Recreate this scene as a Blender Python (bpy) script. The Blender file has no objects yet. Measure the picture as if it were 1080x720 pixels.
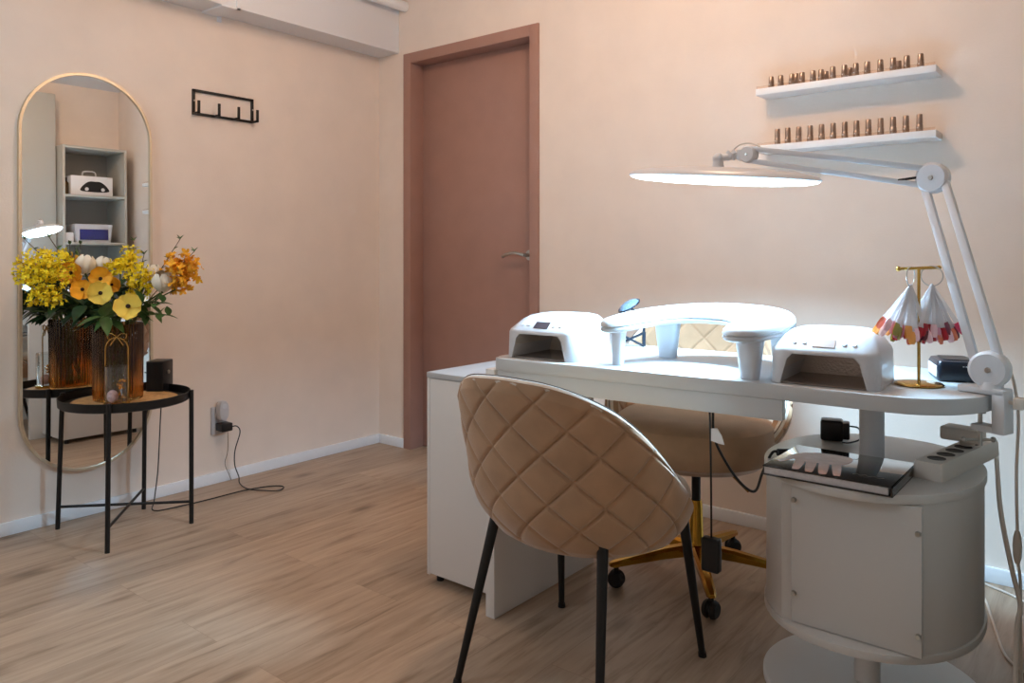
import bpy, bmesh, math, random
from mathutils import Vector, Matrix
random.seed(7)
PI = math.pi
R = math.radians
sc = bpy.context.scene

# ------------------------------------------------------------------ camera, world, lights, exposure
YAW = R(38.8)
CAM = Vector((3.277, -2.885, 1.05))
cd = bpy.data.cameras.new('camera')
cam = bpy.data.objects.new('camera', cd)
sc.collection.objects.link(cam)
cam.location = CAM
cam.rotation_euler = (R(90), 0, YAW)
cd.sensor_width = 36.0
cd.lens = 807.0 / 1080.0 * 36.0
cd.shift_y = -(360.0 - 269.0) / 1080.0
cd.clip_start = 0.05
sc.camera = cam

w = bpy.data.worlds.new('world'); sc.world = w; w.use_nodes = True
w.node_tree.nodes['Background'].inputs[0].default_value = (0.55, 0.6, 0.7, 1)
w.node_tree.nodes['Background'].inputs[1].default_value = 0.15

def lamp(name, kind, loc, power, color, **kw):
    d = bpy.data.lights.new(name, kind); d.energy = power; d.color = color
    for k, v in kw.items(): setattr(d, k, v)
    o = bpy.data.objects.new(name, d); sc.collection.objects.link(o); o.location = loc
    return o
# warm ceiling bulb above the desk, then two added fill lights, cool and warm
lamp('ceiling_bulb', 'POINT', (2.15, -1.06, 2.37), 20, (1.0, 0.67, 0.45), shadow_soft_size=0.05)
lamp('cool_fill', 'POINT', (0.95, -3.1, 1.65), 31, (0.68, 0.86, 1.0), shadow_soft_size=0.35)  # added cool fill without a fixture, lifts the left wall and floor
lamp('warm_fill', 'POINT', (1.15, -1.15, 2.40), 10, (1.0, 0.70, 0.49), shadow_soft_size=0.12)  # added warm fill, brightens left wall, door and floor between
LED_STRENGTH = 10.0
LED_POWER = 34.0
LED_COLOR = (0.42, 0.73, 1.0)
sc.view_settings.view_transform = 'Standard'
sc.view_settings.look = 'None'
sc.view_settings.gamma = 1.0
sc.view_settings.use_curve_mapping = False
sc.view_settings.exposure = 0.06
sc.cycles.max_bounces = 14
sc.cycles.diffuse_bounces = 6
sc.cycles.glossy_bounces = 6
sc.cycles.transmission_bounces = 12
sc.cycles.sample_clamp_indirect = 15.0
sc.cycles.blur_glossy = 0.1

# ------------------------------------------------------------------ materials
def nodes_of(m):
    return m.node_tree.nodes, m.node_tree.links
def lin(c):
    return tuple(((v/255)/12.92 if v/255 <= 0.04045 else ((v/255+0.055)/1.055)**2.4) for v in c)
def mat(name, rgb, rough=0.5, metal=0.0, noise=0.0, nscale=20.0, bump=0.0, bscale=200.0, sheen=0.0, trans=0.0, ior=1.45, coat=0.0, emit=None, estr=0.0, spec=None, alpha=1.0):
    m = bpy.data.materials.new(name); m.use_nodes = True
    n, l = nodes_of(m); b = n['Principled BSDF']
    c = lin(rgb)
    b.inputs['Base Color'].default_value = (*c, 1)
    b.inputs['Roughness'].default_value = rough
    b.inputs['Metallic'].default_value = metal
    b.inputs['IOR'].default_value = ior
    b.inputs['Transmission Weight'].default_value = trans
    b.inputs['Coat Weight'].default_value = coat
    b.inputs['Alpha'].default_value = alpha
    if spec is not None: b.inputs['Specular IOR Level'].default_value = spec
    if sheen:
        b.inputs['Sheen Weight'].default_value = sheen
        b.inputs['Sheen Roughness'].default_value = 0.4
    if emit is not None:
        b.inputs['Emission Color'].default_value = (*emit, 1); b.inputs['Emission Strength'].default_value = estr
    tc = n.new('ShaderNodeTexCoord')
    if noise:
        t = n.new('ShaderNodeTexNoise'); t.inputs['Scale'].default_value = nscale; t.inputs['Detail'].default_value = 5
        l.new(tc.outputs['Object'], t.inputs['Vector'])
        r = n.new('ShaderNodeValToRGB')
        r.color_ramp.elements[0].position = 0.3; r.color_ramp.elements[1].position = 0.7
        r.color_ramp.elements[0].color = (*[v*(1-noise) for v in c], 1)
        r.color_ramp.elements[1].color = (*[min(1, v*(1+noise)) for v in c], 1)
        l.new(t.outputs['Fac'], r.inputs['Fac']); l.new(r.outputs['Color'], b.inputs['Base Color'])
    if bump:
        t2 = n.new('ShaderNodeTexNoise'); t2.inputs['Scale'].default_value = bscale; t2.inputs['Detail'].default_value = 3
        l.new(tc.outputs['Object'], t2.inputs['Vector'])
        bp = n.new('ShaderNodeBump'); bp.inputs['Strength'].default_value = bump; bp.inputs['Distance'].default_value = 0.002
        l.new(t2.outputs['Fac'], bp.inputs['Height']); l.new(bp.outputs['Normal'], b.inputs['Normal'])
    return m

def floor_material():
    m = bpy.data.materials.new('oak_laminate'); m.use_nodes = True
    n, l = nodes_of(m); b = n['Principled BSDF']
    tc = n.new('ShaderNodeTexCoord'); sp = n.new('ShaderNodeSeparateXYZ'); l.new(tc.outputs['Object'], sp.inputs[0])
    cb = n.new('ShaderNodeCombineXYZ'); l.new(sp.outputs['Y'], cb.inputs['X']); l.new(sp.outputs['X'], cb.inputs['Y'])
    br = n.new('ShaderNodeTexBrick'); l.new(cb.outputs[0], br.inputs['Vector'])
    br.offset = 0.37; br.inputs['Scale'].default_value = 1.0
    br.inputs['Brick Width'].default_value = 1.29; br.inputs['Row Height'].default_value = 0.193
    br.inputs['Mortar Size'].default_value = 0.0005; br.inputs['Mortar Smooth'].default_value = 0.3
    br.inputs['Color1'].default_value = (0, 0, 0, 1); br.inputs['Color2'].default_value = (1, 1, 1, 1); br.inputs['Mortar'].default_value = (0.5, 0.5, 0.5, 1)
    # grain stretched along the plank, shifted per plank
    sh = n.new('ShaderNodeVectorMath'); sh.operation = 'MULTIPLY'; sh.inputs[1].default_value = (7.0, 13.0, 3.0)
    l.new(br.outputs['Color'], sh.inputs[0])
    mp = n.new('ShaderNodeMapping'); mp.inputs['Scale'].default_value = (1.9, 21.0, 1.0); l.new(cb.outputs[0], mp.inputs['Vector'])
    ad = n.new('ShaderNodeVectorMath'); ad.operation = 'ADD'; l.new(mp.outputs[0], ad.inputs[0]); l.new(sh.outputs[0], ad.inputs[1])
    g = n.new('ShaderNodeTexNoise'); g.inputs['Scale'].default_value = 1.6; g.inputs['Detail'].default_value = 9; g.inputs['Roughness'].default_value = 0.62; g.inputs['Distortion'].default_value = 0.6
    l.new(ad.outputs[0], g.inputs['Vector'])
    r = n.new('ShaderNodeValToRGB'); cr = r.color_ramp
    cr.elements[0].position = 0.28; cr.elements[0].color = (*lin((130, 107, 87)), 1)
    cr.elements[1].position = 0.66; cr.elements[1].color = (*lin((185, 162, 140)), 1)
    e = cr.elements.new(0.44); e.color = (*lin((167, 144, 122)), 1)
    l.new(g.outputs['Fac'], r.inputs['Fac'])
    # knots
    mk = n.new('ShaderNodeMapping'); mk.inputs['Scale'].default_value = (2.1, 5.5, 1.0); l.new(cb.outputs[0], mk.inputs['Vector'])
    vo = n.new('ShaderNodeTexVoronoi'); vo.voronoi_dimensions = '2D'; vo.inputs['Scale'].default_value = 0.42; l.new(mk.outputs[0], vo.inputs['Vector'])
    kr = n.new('ShaderNodeValToRGB'); kr.color_ramp.elements[0].position = 0.015; kr.color_ramp.elements[1].position = 0.075
    kr.color_ramp.elements[0].color = (0.42, 0.38, 0.34, 1); kr.color_ramp.elements[1].color = (1, 1, 1, 1)
    l.new(vo.outputs['Distance'], kr.inputs['Fac'])
    mx = n.new('ShaderNodeMix'); mx.data_type = 'RGBA'; mx.blend_type = 'MULTIPLY'; mx.inputs['Factor'].default_value = 0.8
    l.new(r.outputs['Color'], mx.inputs['A']); l.new(kr.outputs['Color'], mx.inputs['B'])
    tn = n.new('ShaderNodeValToRGB'); tn.color_ramp.elements[0].color = (0.86, 0.85, 0.84, 1); tn.color_ramp.elements[1].color = (1.06, 1.04, 1.02, 1)
    l.new(br.outputs['Color'], tn.inputs['Fac'])
    m2 = n.new('ShaderNodeMix'); m2.data_type = 'RGBA'; m2.blend_type = 'MULTIPLY'; m2.inputs['Factor'].default_value = 1.0
    l.new(mx.outputs['Result'], m2.inputs['A']); l.new(tn.outputs['Color'], m2.inputs['B'])
    m3 = n.new('ShaderNodeMix'); m3.data_type = 'RGBA'; m3.inputs['B'].default_value = (*lin((128, 104, 84)), 1)
    l.new(br.outputs['Fac'], m3.inputs['Factor']); l.new(m2.outputs['Result'], m3.inputs['A'])
    l.new(m3.outputs['Result'], b.inputs['Base Color'])
    b.inputs['Roughness'].default_value = 0.42
    bp = n.new('ShaderNodeBump'); bp.inputs['Strength'].default_value = 0.12; bp.inputs['Distance'].default_value = 0.002
    l.new(g.outputs['Fac'], bp.inputs['Height']); l.new(bp.outputs['Normal'], b.inputs['Normal'])
    return m

def quilted_liner():
    m = mat('reflective_liner', (214, 206, 200), 0.3, 0.5)
    n, l = nodes_of(m); b = n['Principled BSDF']
    tc = n.new('ShaderNodeTexCoord')
    mp = n.new('ShaderNodeMapping'); mp.inputs['Scale'].default_value = (150, 150, 150); mp.inputs['Rotation'].default_value = (R(45), R(45), R(45))
    l.new(tc.outputs['Object'], mp.inputs['Vector'])
    ck = n.new('ShaderNodeTexVoronoi'); l.new(mp.outputs[0], ck.inputs['Vector']); ck.inputs['Scale'].default_value = 1.2
    bp = n.new('ShaderNodeBump'); bp.inputs['Strength'].default_value = 0.35; bp.inputs['Distance'].default_value = 0.002
    l.new(ck.outputs['Distance'], bp.inputs['Height']); l.new(bp.outputs['Normal'], b.inputs['Normal'])
    return m

M = {}
M['wall'] = mat('beige_wall_paint', (231, 217, 205), 0.85, noise=0.03, nscale=6, bump=0.25, bscale=140)
M['ceiling'] = mat('white_ceiling_paint', (226, 228, 231), 0.9, bump=0.2, bscale=90)
M['soffit'] = mat('white_soffit_paint', (226, 228, 232), 0.8, bump=0.15, bscale=90)
M['floor'] = floor_material()
M['white_trim'] = mat('white_trim_paint', (233, 236, 240), 0.45)
M['door'] = mat('mauve_brown_paint', (163, 125, 112), 0.55, noise=0.04, nscale=9, bump=0.15, bscale=160)
M['steel'] = mat('brushed_steel', (180, 176, 170), 0.28, 1.0)
M['black_metal'] = mat('black_powder_coat', (14, 13, 13), 0.45, noise=0.1)
M['black_plastic'] = mat('black_plastic', (24, 24, 26), 0.35)
M['black_fabric'] = mat('black_speaker_cloth', (20, 20, 22), 0.9, bump=0.5, bscale=900)
M['brass'] = mat('brass', (196, 158, 84), 0.25, 1.0, noise=0.05)
M['brass_frame'] = mat('satin_champagne_brass', (214, 198, 172), 0.45, 0.9)
M['mirror'] = mat('mirror_silver', (236, 240, 240), 0.0, 1.0)
M['white_lacquer'] = mat('white_lacquer', (184, 185, 186), 0.3, coat=0.1)
M['shelf_white'] = mat('shelf_white', (236, 238, 240), 0.4)
M['drum_board'] = mat('drum_melamine', (196, 190, 184), 0.4)
M['white_board'] = mat('white_melamine', (221, 217, 213), 0.4)
M['white_plastic'] = mat('white_plastic', (194, 194, 198), 0.28)
M['grey_plastic'] = mat('light_grey_plastic', (205, 207, 212), 0.4)
M['white_leather'] = mat('white_leatherette', (184, 185, 187), 0.32, bump=0.1, bscale=300)
M['velvet'] = mat('beige_velvet', (172, 138, 108), 0.88, noise=0.10, nscale=14, sheen=0.5, bump=0.15, bscale=700)
M['velvet_rim'] = mat('cream_velvet_edge', (214, 204, 192), 0.8, sheen=0.4, bump=0.1, bscale=700)
M['seam'] = mat('seam_thread', (92, 74, 60), 0.8)
M['gold'] = mat('polished_gold', (190, 146, 58), 0.18, 1.0)
M['rubber'] = mat('black_rubber', (20, 19, 19), 0.6)
M['amber_glass'] = mat('amber_glass', (230, 182, 112), 0.03, trans=1.0, ior=1.45)
M['clear_glass'] = mat('clear_glass', (245, 248, 248), 0.0, trans=1.0, ior=1.45)
M['clear_plastic'] = mat('clear_acrylic', (250, 248, 250), 0.12, trans=0.3, ior=1.3, alpha=0.7)
M['acrylic_lip'] = mat('clear_acrylic_lip', (250, 236, 224), 0.08, trans=0.95, ior=1.2)
M['cork'] = mat('woven_cork', (196, 152, 98), 0.75, noise=0.25, nscale=60, bump=0.6, bscale=160)
M['chrome'] = mat('brown_chrome', (164, 144, 132), 0.3, 0.85)
M['paper'] = mat('page_edges', (196, 188, 186), 0.7, noise=0.1, nscale=80)
M['gloss_black'] = mat('glossy_black_cover', (26, 22, 22), 0.05, coat=0.6)
M['skin_print'] = mat('printed_skin', (164, 116, 96), 0.2, noise=0.2, nscale=25)
M['beige_plastic'] = mat('aged_white_plastic', (208, 198, 188), 0.45)
M['socket'] = mat('dark_socket_well', (62, 54, 48), 0.6)
M['blue_black'] = mat('dark_navy_plastic', (26, 32, 42), 0.22)
M['screen'] = mat('dark_display', (40, 40, 52), 0.12, coat=0.5)
M['screen_reflection'] = mat('amber_reflection_display', (116, 76, 52), 0.4)  # amber reflection on the display put into its base colour
M['liner'] = quilted_liner()
M['tray_plate'] = mat('brown_grey_plate', (138, 124, 114), 0.25, 0.5)
M['led'] = mat('led_diffuser', (255, 255, 255), 0.4, emit=(0.66, 0.86, 1.0), estr=LED_STRENGTH)
M['leaf'] = mat('green_leaf', (72, 104, 52), 0.5, noise=0.35, nscale=30)
M['leaf_dark'] = mat('dark_green_leaf', (46, 76, 46), 0.5, noise=0.3, nscale=30)
M['stem'] = mat('green_stem', (84, 108, 58), 0.6)
M['twig'] = mat('brown_twig', (98, 80, 58), 0.7)
M['yellow'] = mat('bright_yellow_petal', (246, 218, 34), 0.6, noise=0.15, nscale=40)
M['orange'] = mat('orange_yellow_petal', (240, 172, 36), 0.6, noise=0.18, nscale=25)
M['pale_yellow'] = mat('pale_yellow_petal', (240, 212, 92), 0.6, noise=0.1, nscale=25)
M['cream'] = mat('cream_white_petal', (234, 226, 208), 0.6, noise=0.08, nscale=25)
M['eye'] = mat('dark_flower_eye', (40, 22, 20), 0.7)
M['candle'] = mat('pink_white_wax', (236, 186, 186), 0.5, noise=0.4, nscale=45)
M['tinsel'] = mat('gold_foil', (232, 170, 72), 0.2, 1.0)
M['grey_board'] = mat('grey_green_board', (176, 174, 166), 0.5)
M['dark_board'] = mat('grey_back_board', (150, 148, 144), 0.6)
M['card'] = mat('white_card', (226, 226, 228), 0.5)
M['print_black'] = mat('black_print', (22, 22, 24), 0.4)
M['print_blue'] = mat('deep_blue_window', (42, 44, 110), 0.15, coat=0.4)
M['ivory_cable'] = mat('ivory_cable', (202, 190, 178), 0.5)
M['smoke_glass'] = mat('blue_grey_glass', (150, 176, 200), 0.05, trans=0.7, ior=1.3)
TIPC = [(176, 22, 44), (226, 122, 90), (240, 196, 204), (90, 16, 40), (236, 160, 80), (208, 60, 96), (216, 150, 170), (120, 34, 60), (238, 214, 200), (150, 140, 60)]
for i, c in enumerate(TIPC): M['tip%d' % i] = mat('nail_colour', c, 0.15, coat=0.5)

# ------------------------------------------------------------------ mesh helpers
class MB:
    def __init__(self): self.b = bmesh.new()
    def add(self, other_bm):
        me = bpy.data.meshes.new('t'); other_bm.to_mesh(me); other_bm.free(); self.b.from_mesh(me); bpy.data.meshes.remove(me); return self
    def box(self, a, c, bev=0.0, seg=2, mtx=None):
        t = bmesh.new(); bmesh.ops.create_cube(t, size=1.0)
        ce = [(a[i]+c[i])/2 for i in range(3)]; sz = [abs(c[i]-a[i]) for i in range(3)]
        for v in t.verts: v.co = Vector((v.co[0]*sz[0]+ce[0], v.co[1]*sz[1]+ce[1], v.co[2]*sz[2]+ce[2]))
        if bev: bmesh.ops.bevel(t, geom=list(t.edges), offset=bev, segments=seg, affect='EDGES', profile=0.5)
        if mtx is not None: bmesh.ops.transform(t, matrix=mtx, verts=t.verts)
        return self.add(t)
    def cyl(self, p0, p1, r0, r1=None, seg=20, bev=0.0):
        if r1 is None: r1 = r0
        p0, p1 = Vector(p0), Vector(p1); d = p1-p0
        q = d.to_track_quat('Z', 'Y').to_matrix().to_4x4(); L = d.length
        prof = [(0, 0), (r0, 0), (r1, L), (0, L)]
        if bev: prof = [(0, 0), (r0-bev, 0), (r0, bev), (r1, L-bev), (r1-bev, L), (0, L)]
        t = lathe_bm(prof, seg); bmesh.ops.transform(t, matrix=Matrix.Translation(p0) @ q, verts=t.verts)
        return self.add(t)
    def lathe(self, prof, loc=(0, 0, 0), seg=40, mtx=None, rib=None):
        t = lathe_bm(prof, seg, rib)
        m = Matrix.Translation(Vector(loc)) @ (mtx if mtx is not None else Matrix.Identity(4))
        bmesh.ops.transform(t, matrix=m, verts=t.verts); return self.add(t)
    def tube(self, pts, r, seg=8, closed=False, smooth=0):
        pts = [Vector(p) for p in pts]
        if smooth: pts = spline(pts, smooth, closed)
        n = len(pts); t = bmesh.new(); rings = []
        rad = r if callable(r) else (lambda u: r)
        up = None
        for i, p in enumerate(pts):
            if closed: d = pts[(i+1) % n]-pts[i-1]
            else: d = pts[min(i+1, n-1)]-pts[max(i-1, 0)]
            d = d.normalized() if d.length > 1e-9 else Vector((0, 0, 1))
            if up is None:
                up = Vector((0, 0, 1)) if abs(d.z) < 0.9 else Vector((1, 0, 0))
            up = (up-d*up.dot(d))
            up = up.normalized() if up.length > 1e-6 else d.orthogonal().normalized()
            s = d.cross(up); rr = rad(i/max(1, n-1))
            rings.append([t.verts.new(p+up*(math.cos(2*PI*k/seg)*rr)+s*(math.sin(2*PI*k/seg)*rr)) for k in range(seg)])
        m = n if closed else n-1
        for i in range(m):
            a, b = rings[i], rings[(i+1) % n]
            for k in range(seg): t.faces.new((a[k], a[(k+1) % seg], b[(k+1) % seg], b[k]))
        if not closed:
            t.faces.new(list(reversed(rings[0]))); t.faces.new(rings[-1])
        bmesh.ops.recalc_face_normals(t, faces=t.faces)
        return self.add(t)
    def prism(self, pts, z0, z1, bev=0.0, mtx=None, seg=2):
        t = bmesh.new()
        lo = [t.verts.new((p[0], p[1], z0)) for p in pts]; hi = [t.verts.new((p[0], p[1], z1)) for p in pts]
        n = len(pts); t.faces.new(list(reversed(lo))); t.faces.new(hi)
        for i in range(n): t.faces.new((lo[i], lo[(i+1) % n], hi[(i+1) % n], hi[i]))
        bmesh.ops.recalc_face_normals(t, faces=t.faces)
        if bev:
            es = [e for e in t.edges if abs(e.verts[0].co.z-e.verts[1].co.z) < 1e-7]
            bmesh.ops.bevel(t, geom=es, offset=bev, segments=seg, affect='EDGES', profile=0.5)
        if mtx is not None: bmesh.ops.transform(t, matrix=mtx, verts=t.verts)
        return self.add(t)
    def loft(self, rings, cap0=True, cap1=True, closed=True):
        t = bmesh.new(); vs = [[t.verts.new(p) for p in r] for r in rings]
        for a, b in zip(vs[:-1], vs[1:]):
            n = len(a)
            for k in range(n if closed else n-1): t.faces.new((a[k], a[(k+1) % n], b[(k+1) % n], b[k]))
        if cap0: t.faces.new(list(reversed(vs[0])))
        if cap1: t.faces.new(vs[-1])
        bmesh.ops.recalc_face_normals(t, faces=t.faces)
        return self.add(t)
    def sphere(self, c, r, seg=12, scale=(1, 1, 1), ico=0):
        t = bmesh.new()
        if ico: bmesh.ops.create_icosphere(t, subdivisions=ico, radius=r)
        else: bmesh.ops.create_uvsphere(t, u_segments=seg, v_segments=max(6, seg//2+2), radius=r)
        for v in t.verts: v.co = Vector((v.co.x*scale[0]+c[0], v.co.y*scale[1]+c[1], v.co.z*scale[2]+c[2]))
        return self.add(t)
    def grid(self, rows):
        t = bmesh.new(); vs = [[t.verts.new(p) for p in r] for r in rows]
        for a, b in zip(vs[:-1], vs[1:]):
            for k in range(len(a)-1): t.faces.new((a[k], a[k+1], b[k+1], b[k]))
        return self.add(t)
    def xform(self, mtx):
        bmesh.ops.transform(self.b, matrix=mtx, verts=self.b.verts); return self
    def build(self, name, material, parent=None, loc=None, smooth=True, ang=35):
        me = bpy.data.meshes.new(name); self.b.to_mesh(me); self.b.free()
        me.materials.append(material)
        if smooth:
            me.polygons.foreach_set('use_smooth', [True]*len(me.polygons))
            me.set_sharp_from_angle(angle=R(ang))
        o = bpy.data.objects.new(name, me); sc.collection.objects.link(o)
        if parent is not None:
            root = parent
            while root.parent is not None: root = root.parent
            me.transform(basis(root).inverted()); o.parent = parent
        elif loc is not None:
            me.transform(Matrix.Translation(Vector(loc)).inverted()); o.location = loc
        return o
def basis(o): return Matrix.Translation(o.location) @ o.rotation_euler.to_matrix().to_4x4()
def lathe_bm(prof, seg, rib=None):
    t = bmesh.new(); rings = []
    for (r, z) in prof:
        if r < 1e-7: rings.append([t.verts.new((0, 0, z))])
        else:
            ring = []
            for k in range(seg):
                a = 2*PI*k/seg; q = r*(1+(rib[1]*math.cos(rib[0]*a) if rib else 0))
                ring.append(t.verts.new((q*math.cos(a), q*math.sin(a), z)))
            rings.append(ring)
    for a, b in zip(rings[:-1], rings[1:]):
        if len(a) == 1 and len(b) == 1: continue
        if len(a) == 1:
            for k in range(seg): t.faces.new((a[0], b[(k+1) % seg], b[k]))
        elif len(b) == 1:
            for k in range(seg): t.faces.new((a[k], a[(k+1) % seg], b[0]))
        else:
            for k in range(seg): t.faces.new((a[k], a[(k+1) % seg], b[(k+1) % seg], b[k]))
    bmesh.ops.recalc_face_normals(t, faces=t.faces)
    return t
def spline(pts, k, closed=False):
    n = len(pts); out = []
    for i in range(n if closed else n-1):
        if closed: p0, p1, p2, p3 = pts[i-1], pts[i], pts[(i+1) % n], pts[(i+2) % n]
        else: p0, p1, p2, p3 = pts[max(i-1, 0)], pts[i], pts[i+1], pts[min(i+2, n-1)]
        for j in range(k):
            u = j/k
            out.append(0.5*((2*p1)+(p2-p0)*u+(2*p0-5*p1+4*p2-p3)*u*u+(3*p1-p0-3*p2+p3)*u**3))
    if not closed: out.append(pts[-1])
    return out
def spl2(pts, k, closed=True):
    return [(p.x, p.y) for p in spline([Vector((a, b, 0)) for a, b in pts], k, closed)]
def rrect(w, d, r, n=6, cx=0, cy=0, z=0):
    out = []
    for (sx, sy, a0) in ((1, 1, 0), (-1, 1, 90), (-1, -1, 180), (1, -1, 270)):
        for k in range(n+1):
            a = R(a0+90*k/n); out.append(Vector((cx+sx*(w/2-r)+r*math.cos(a), cy+sy*(d/2-r)+r*math.sin(a), z)))
    return out
def ell(a, b, n=48, e=2.0, cx=0, cy=0, z=0):
    out = []
    for k in range(n):
        t = 2*PI*k/n; c, s = math.cos(t), math.sin(t)
        out.append(Vector((cx+a*math.copysign(abs(c)**(2/e), c), cy+b*math.copysign(abs(s)**(2/e), s), z)))
    return out
def interp(tab, x):
    if x <= tab[0][0]: return tab[0][1]
    for (a, b), (c, d) in zip(tab[:-1], tab[1:]):
        if x <= c:
            u = (x-a)/(c-a); return b+(d-b)*u
    return tab[-1][1]
def thing(name, label, cat, loc=(0, 0, 0), rz=0.0, group=None):
    o = bpy.data.objects.new(name, None); sc.collection.objects.link(o)
    o.empty_display_size = 0.05; o.location = loc; o.rotation_euler = (0, 0, rz)
    return tag(o, label, cat, group)
def tag(o, label, cat, group=None):
    o['label'] = label; o['category'] = cat
    if group: o['group'] = group
    return o
def struct(o):
    o['kind'] = 'structure'; return o
def boolean_cut(o, cutter):
    md = o.modifiers.new('cut', 'BOOLEAN'); md.operation = 'DIFFERENCE'; md.object = cutter; md.solver = 'EXACT'
    bpy.context.view_layer.update()
    dg = bpy.context.evaluated_depsgraph_get()
    me = bpy.data.meshes.new_from_object(o.evaluated_get(dg)); o.modifiers.clear()
    old = o.data; o.data = me; bpy.data.meshes.remove(old)
    bpy.data.objects.remove(cutter, do_unlink=True)
    me.polygons.foreach_set('use_smooth', [True]*len(me.polygons)); me.set_sharp_from_angle(angle=R(35))
# camera frame only used to measure where things of the photo stand in the room
FW = Vector((-math.sin(YAW), math.cos(YAW), 0)); RT = Vector((math.cos(YAW), math.sin(YAW), 0)); UP = Vector((0, 0, 1))
def at(px, py, depth): return CAM+depth*(FW+RT*((px-540)/807.0)+UP*((269-py)/807.0))
def at_z(px, py, z):
    return at(px, py, (1.05-z)*807.0/(py-269))
def at_x0(px, py, x=0.0):
    q = FW+RT*((px-540)/807.0)+UP*((269-py)/807.0); return CAM+q*((x-CAM.x)/q.x)

# ------------------------------------------------------------------ the room
CEIL = 2.5
XR = 3.45
struct(MB().box((-0.1, -5.6, -0.1), (4.8, 0.35, 0.0)).build('floor', M['floor'], smooth=False))
struct(MB().box((-0.1, -5.6, CEIL), (4.8, 0.35, CEIL+0.1)).build('ceiling', M['ceiling'], smooth=False))
struct(MB().box((-0.12, -5.6, 0), (0.0, 0.12, CEIL)).build('wall_left', M['wall'], smooth=False))
DX0, DX1, DZ1 = 0.23, 1.10, 2.115
bw = MB()
bw.box((0.0, 0.0, 0), (DX0, 0.12, CEIL)); bw.box((DX1, 0.0, 0), (XR, 0.12, CEIL)); bw.box((DX0, 0.0, DZ1), (DX1, 0.12, CEIL))
struct(bw.build('wall_back', M['wall'], smooth=False))
rw = MB(); rw.box((XR, -2.2, 0), (4.8, 0.12, CEIL)); rw.box((4.6, -5.6, 0), (4.8, -2.2, CEIL))
struct(rw.build('wall_right', M['wall'], smooth=False))
struct(MB().box((0.0, -5.6, 0), (4.6, -5.45, CEIL)).build('wall_front', M['wall'], smooth=False))
struct(MB().box((0.0, -5.45, 0), (0.013, 0.0, 0.05), 0.003).build('baseboard_left', M['white_trim']))
bb = MB(); bb.box((0.013, -0.013, 0), (0.208, 0.0, 0.05), 0.003); bb.box((1.123, -0.013, 0), (XR, 0.0, 0.05), 0.003)
struct(bb.build('baseboard_back', M['white_trim']))
# soffit along the left wall, with its seam strip and the pipe on its face
struct(MB().box((0.0, -5.45, 2.157), (0.163, 0.0, CEIL), 0.002).build('trim_1', M['soffit']))
st = MB(); st.box((0.163, -0.985, 2.15), (0.171, -0.968, CEIL)); st.box((0.0, -1.06, 2.149), (0.168, -0.985, 2.157), 0.002)
st.box((0.0, -0.99, 2.15), (0.171, -0.97, 2.157)); st.box((0.0, -0.985, 2.128), (0.006, -0.965, 2.157))
struct(st.build('trim_2', M['soffit']))
pp = MB(); pp.cyl((0.214, -5.4, 2.40), (0.214, -0.002, 2.40), 0.028, seg=24)
pipe = pp.build('heating_pipe', M['white_trim'], loc=(0.214, -0.002, 2.372))
tag(pipe, 'white round pipe running along the soffit under the ceiling', 'pipe')

# door: frame, leaf, lever handle
fr = MB()
fr.box((0.208, -0.012, 0), (0.262, 0.115, 2.141), 0.002); fr.box((1.072, -0.012, 0), (1.123, 0.115, 2.141), 0.002)
fr.box((0.262, -0.012, 2.087), (1.072, 0.115, 2.141), 0.002)
frame = struct(fr.build('door_1', M['door']))
lf = MB().box((0.262, 0.085, 0.006), (1.072, 0.113, 2.087), 0.002).build('door_leaf', M['door'], frame)
hd = MB(); hd.cyl((1.005, 0.085, 1.05), (1.005, 0.076, 1.05), 0.026, bev=0.002); hd.cyl((1.005, 0.078, 1.05), (1.005, 0.035, 1.05), 0.009)
hd.tube([(1.005, 0.035, 1.05), (0.97, 0.033, 1.058), (0.93, 0.033, 1.060), (0.89, 0.034, 1.052), (0.866, 0.038, 1.042)], 0.0085, 10, smooth=6)
hd.build('door_handle', M['steel'], lf)

# ------------------------------------------------------------------ manicure desk
DESK = (2.45, -0.92, 0.0)
desk = thing('manicure_desk', 'white manicure desk with rounded desktop on side panel and drum pedestal', 'desk', DESK)
top_pts = [(1.875, -0.66), (1.842, -0.70), (1.838, -0.9), (1.838, -1.12), (1.846, -1.17), (1.872, -1.197), (2.0, -1.19), (2.3, -1.17), (2.6, -1.15), (2.8, -1.145), (2.89, -1.143), (2.945, -1.13), (2.995, -1.095), (3.032, -1.045), (3.054, -0.985), (3.06, -0.92), (3.056, -0.80), (3.03, -0.71), (2.98, -0.665), (2.90, -0.65), (2.6, -0.65), (2.2, -0.655)]
MB().prism(spl2(top_pts, 6), 0.720, 0.755, 0.003).build('desktop', M['white_lacquer'], desk)
ap = MB().prism([(1.86, -1.19), (2.30, -1.165), (2.665, -1.143), (2.665, -1.123), (2.30, -1.145), (1.86, -1.17)], 0.672, 0.720, 0.002).build('apron', M['white_lacquer'], desk)
MB().box((1.822, -1.198, 0.0), (1.855, -0.67, 0.72), 0.002).build('side_panel', M['white_board'], desk)
DC = (2.795, -0.895)
ZT, ZB = 0.555, 0.205
pl = ell(0.236, 0.290, 72, 2.15, DC[0], DC[1])
drum = MB().prism([(p.x, p.y) for p in pl], ZT-0.02, ZT, 0.002).prism([(p.x, p.y) for p in pl], ZB, ZB+0.018, 0.002)
PY = -1.148
body = []
for p in ell(0.231, 0.285, 96, 2.15, DC[0], DC[1]):
    body.append((p.x, p.y))
chord = [p for p in body if not (p[1] < PY+0.012)]
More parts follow.
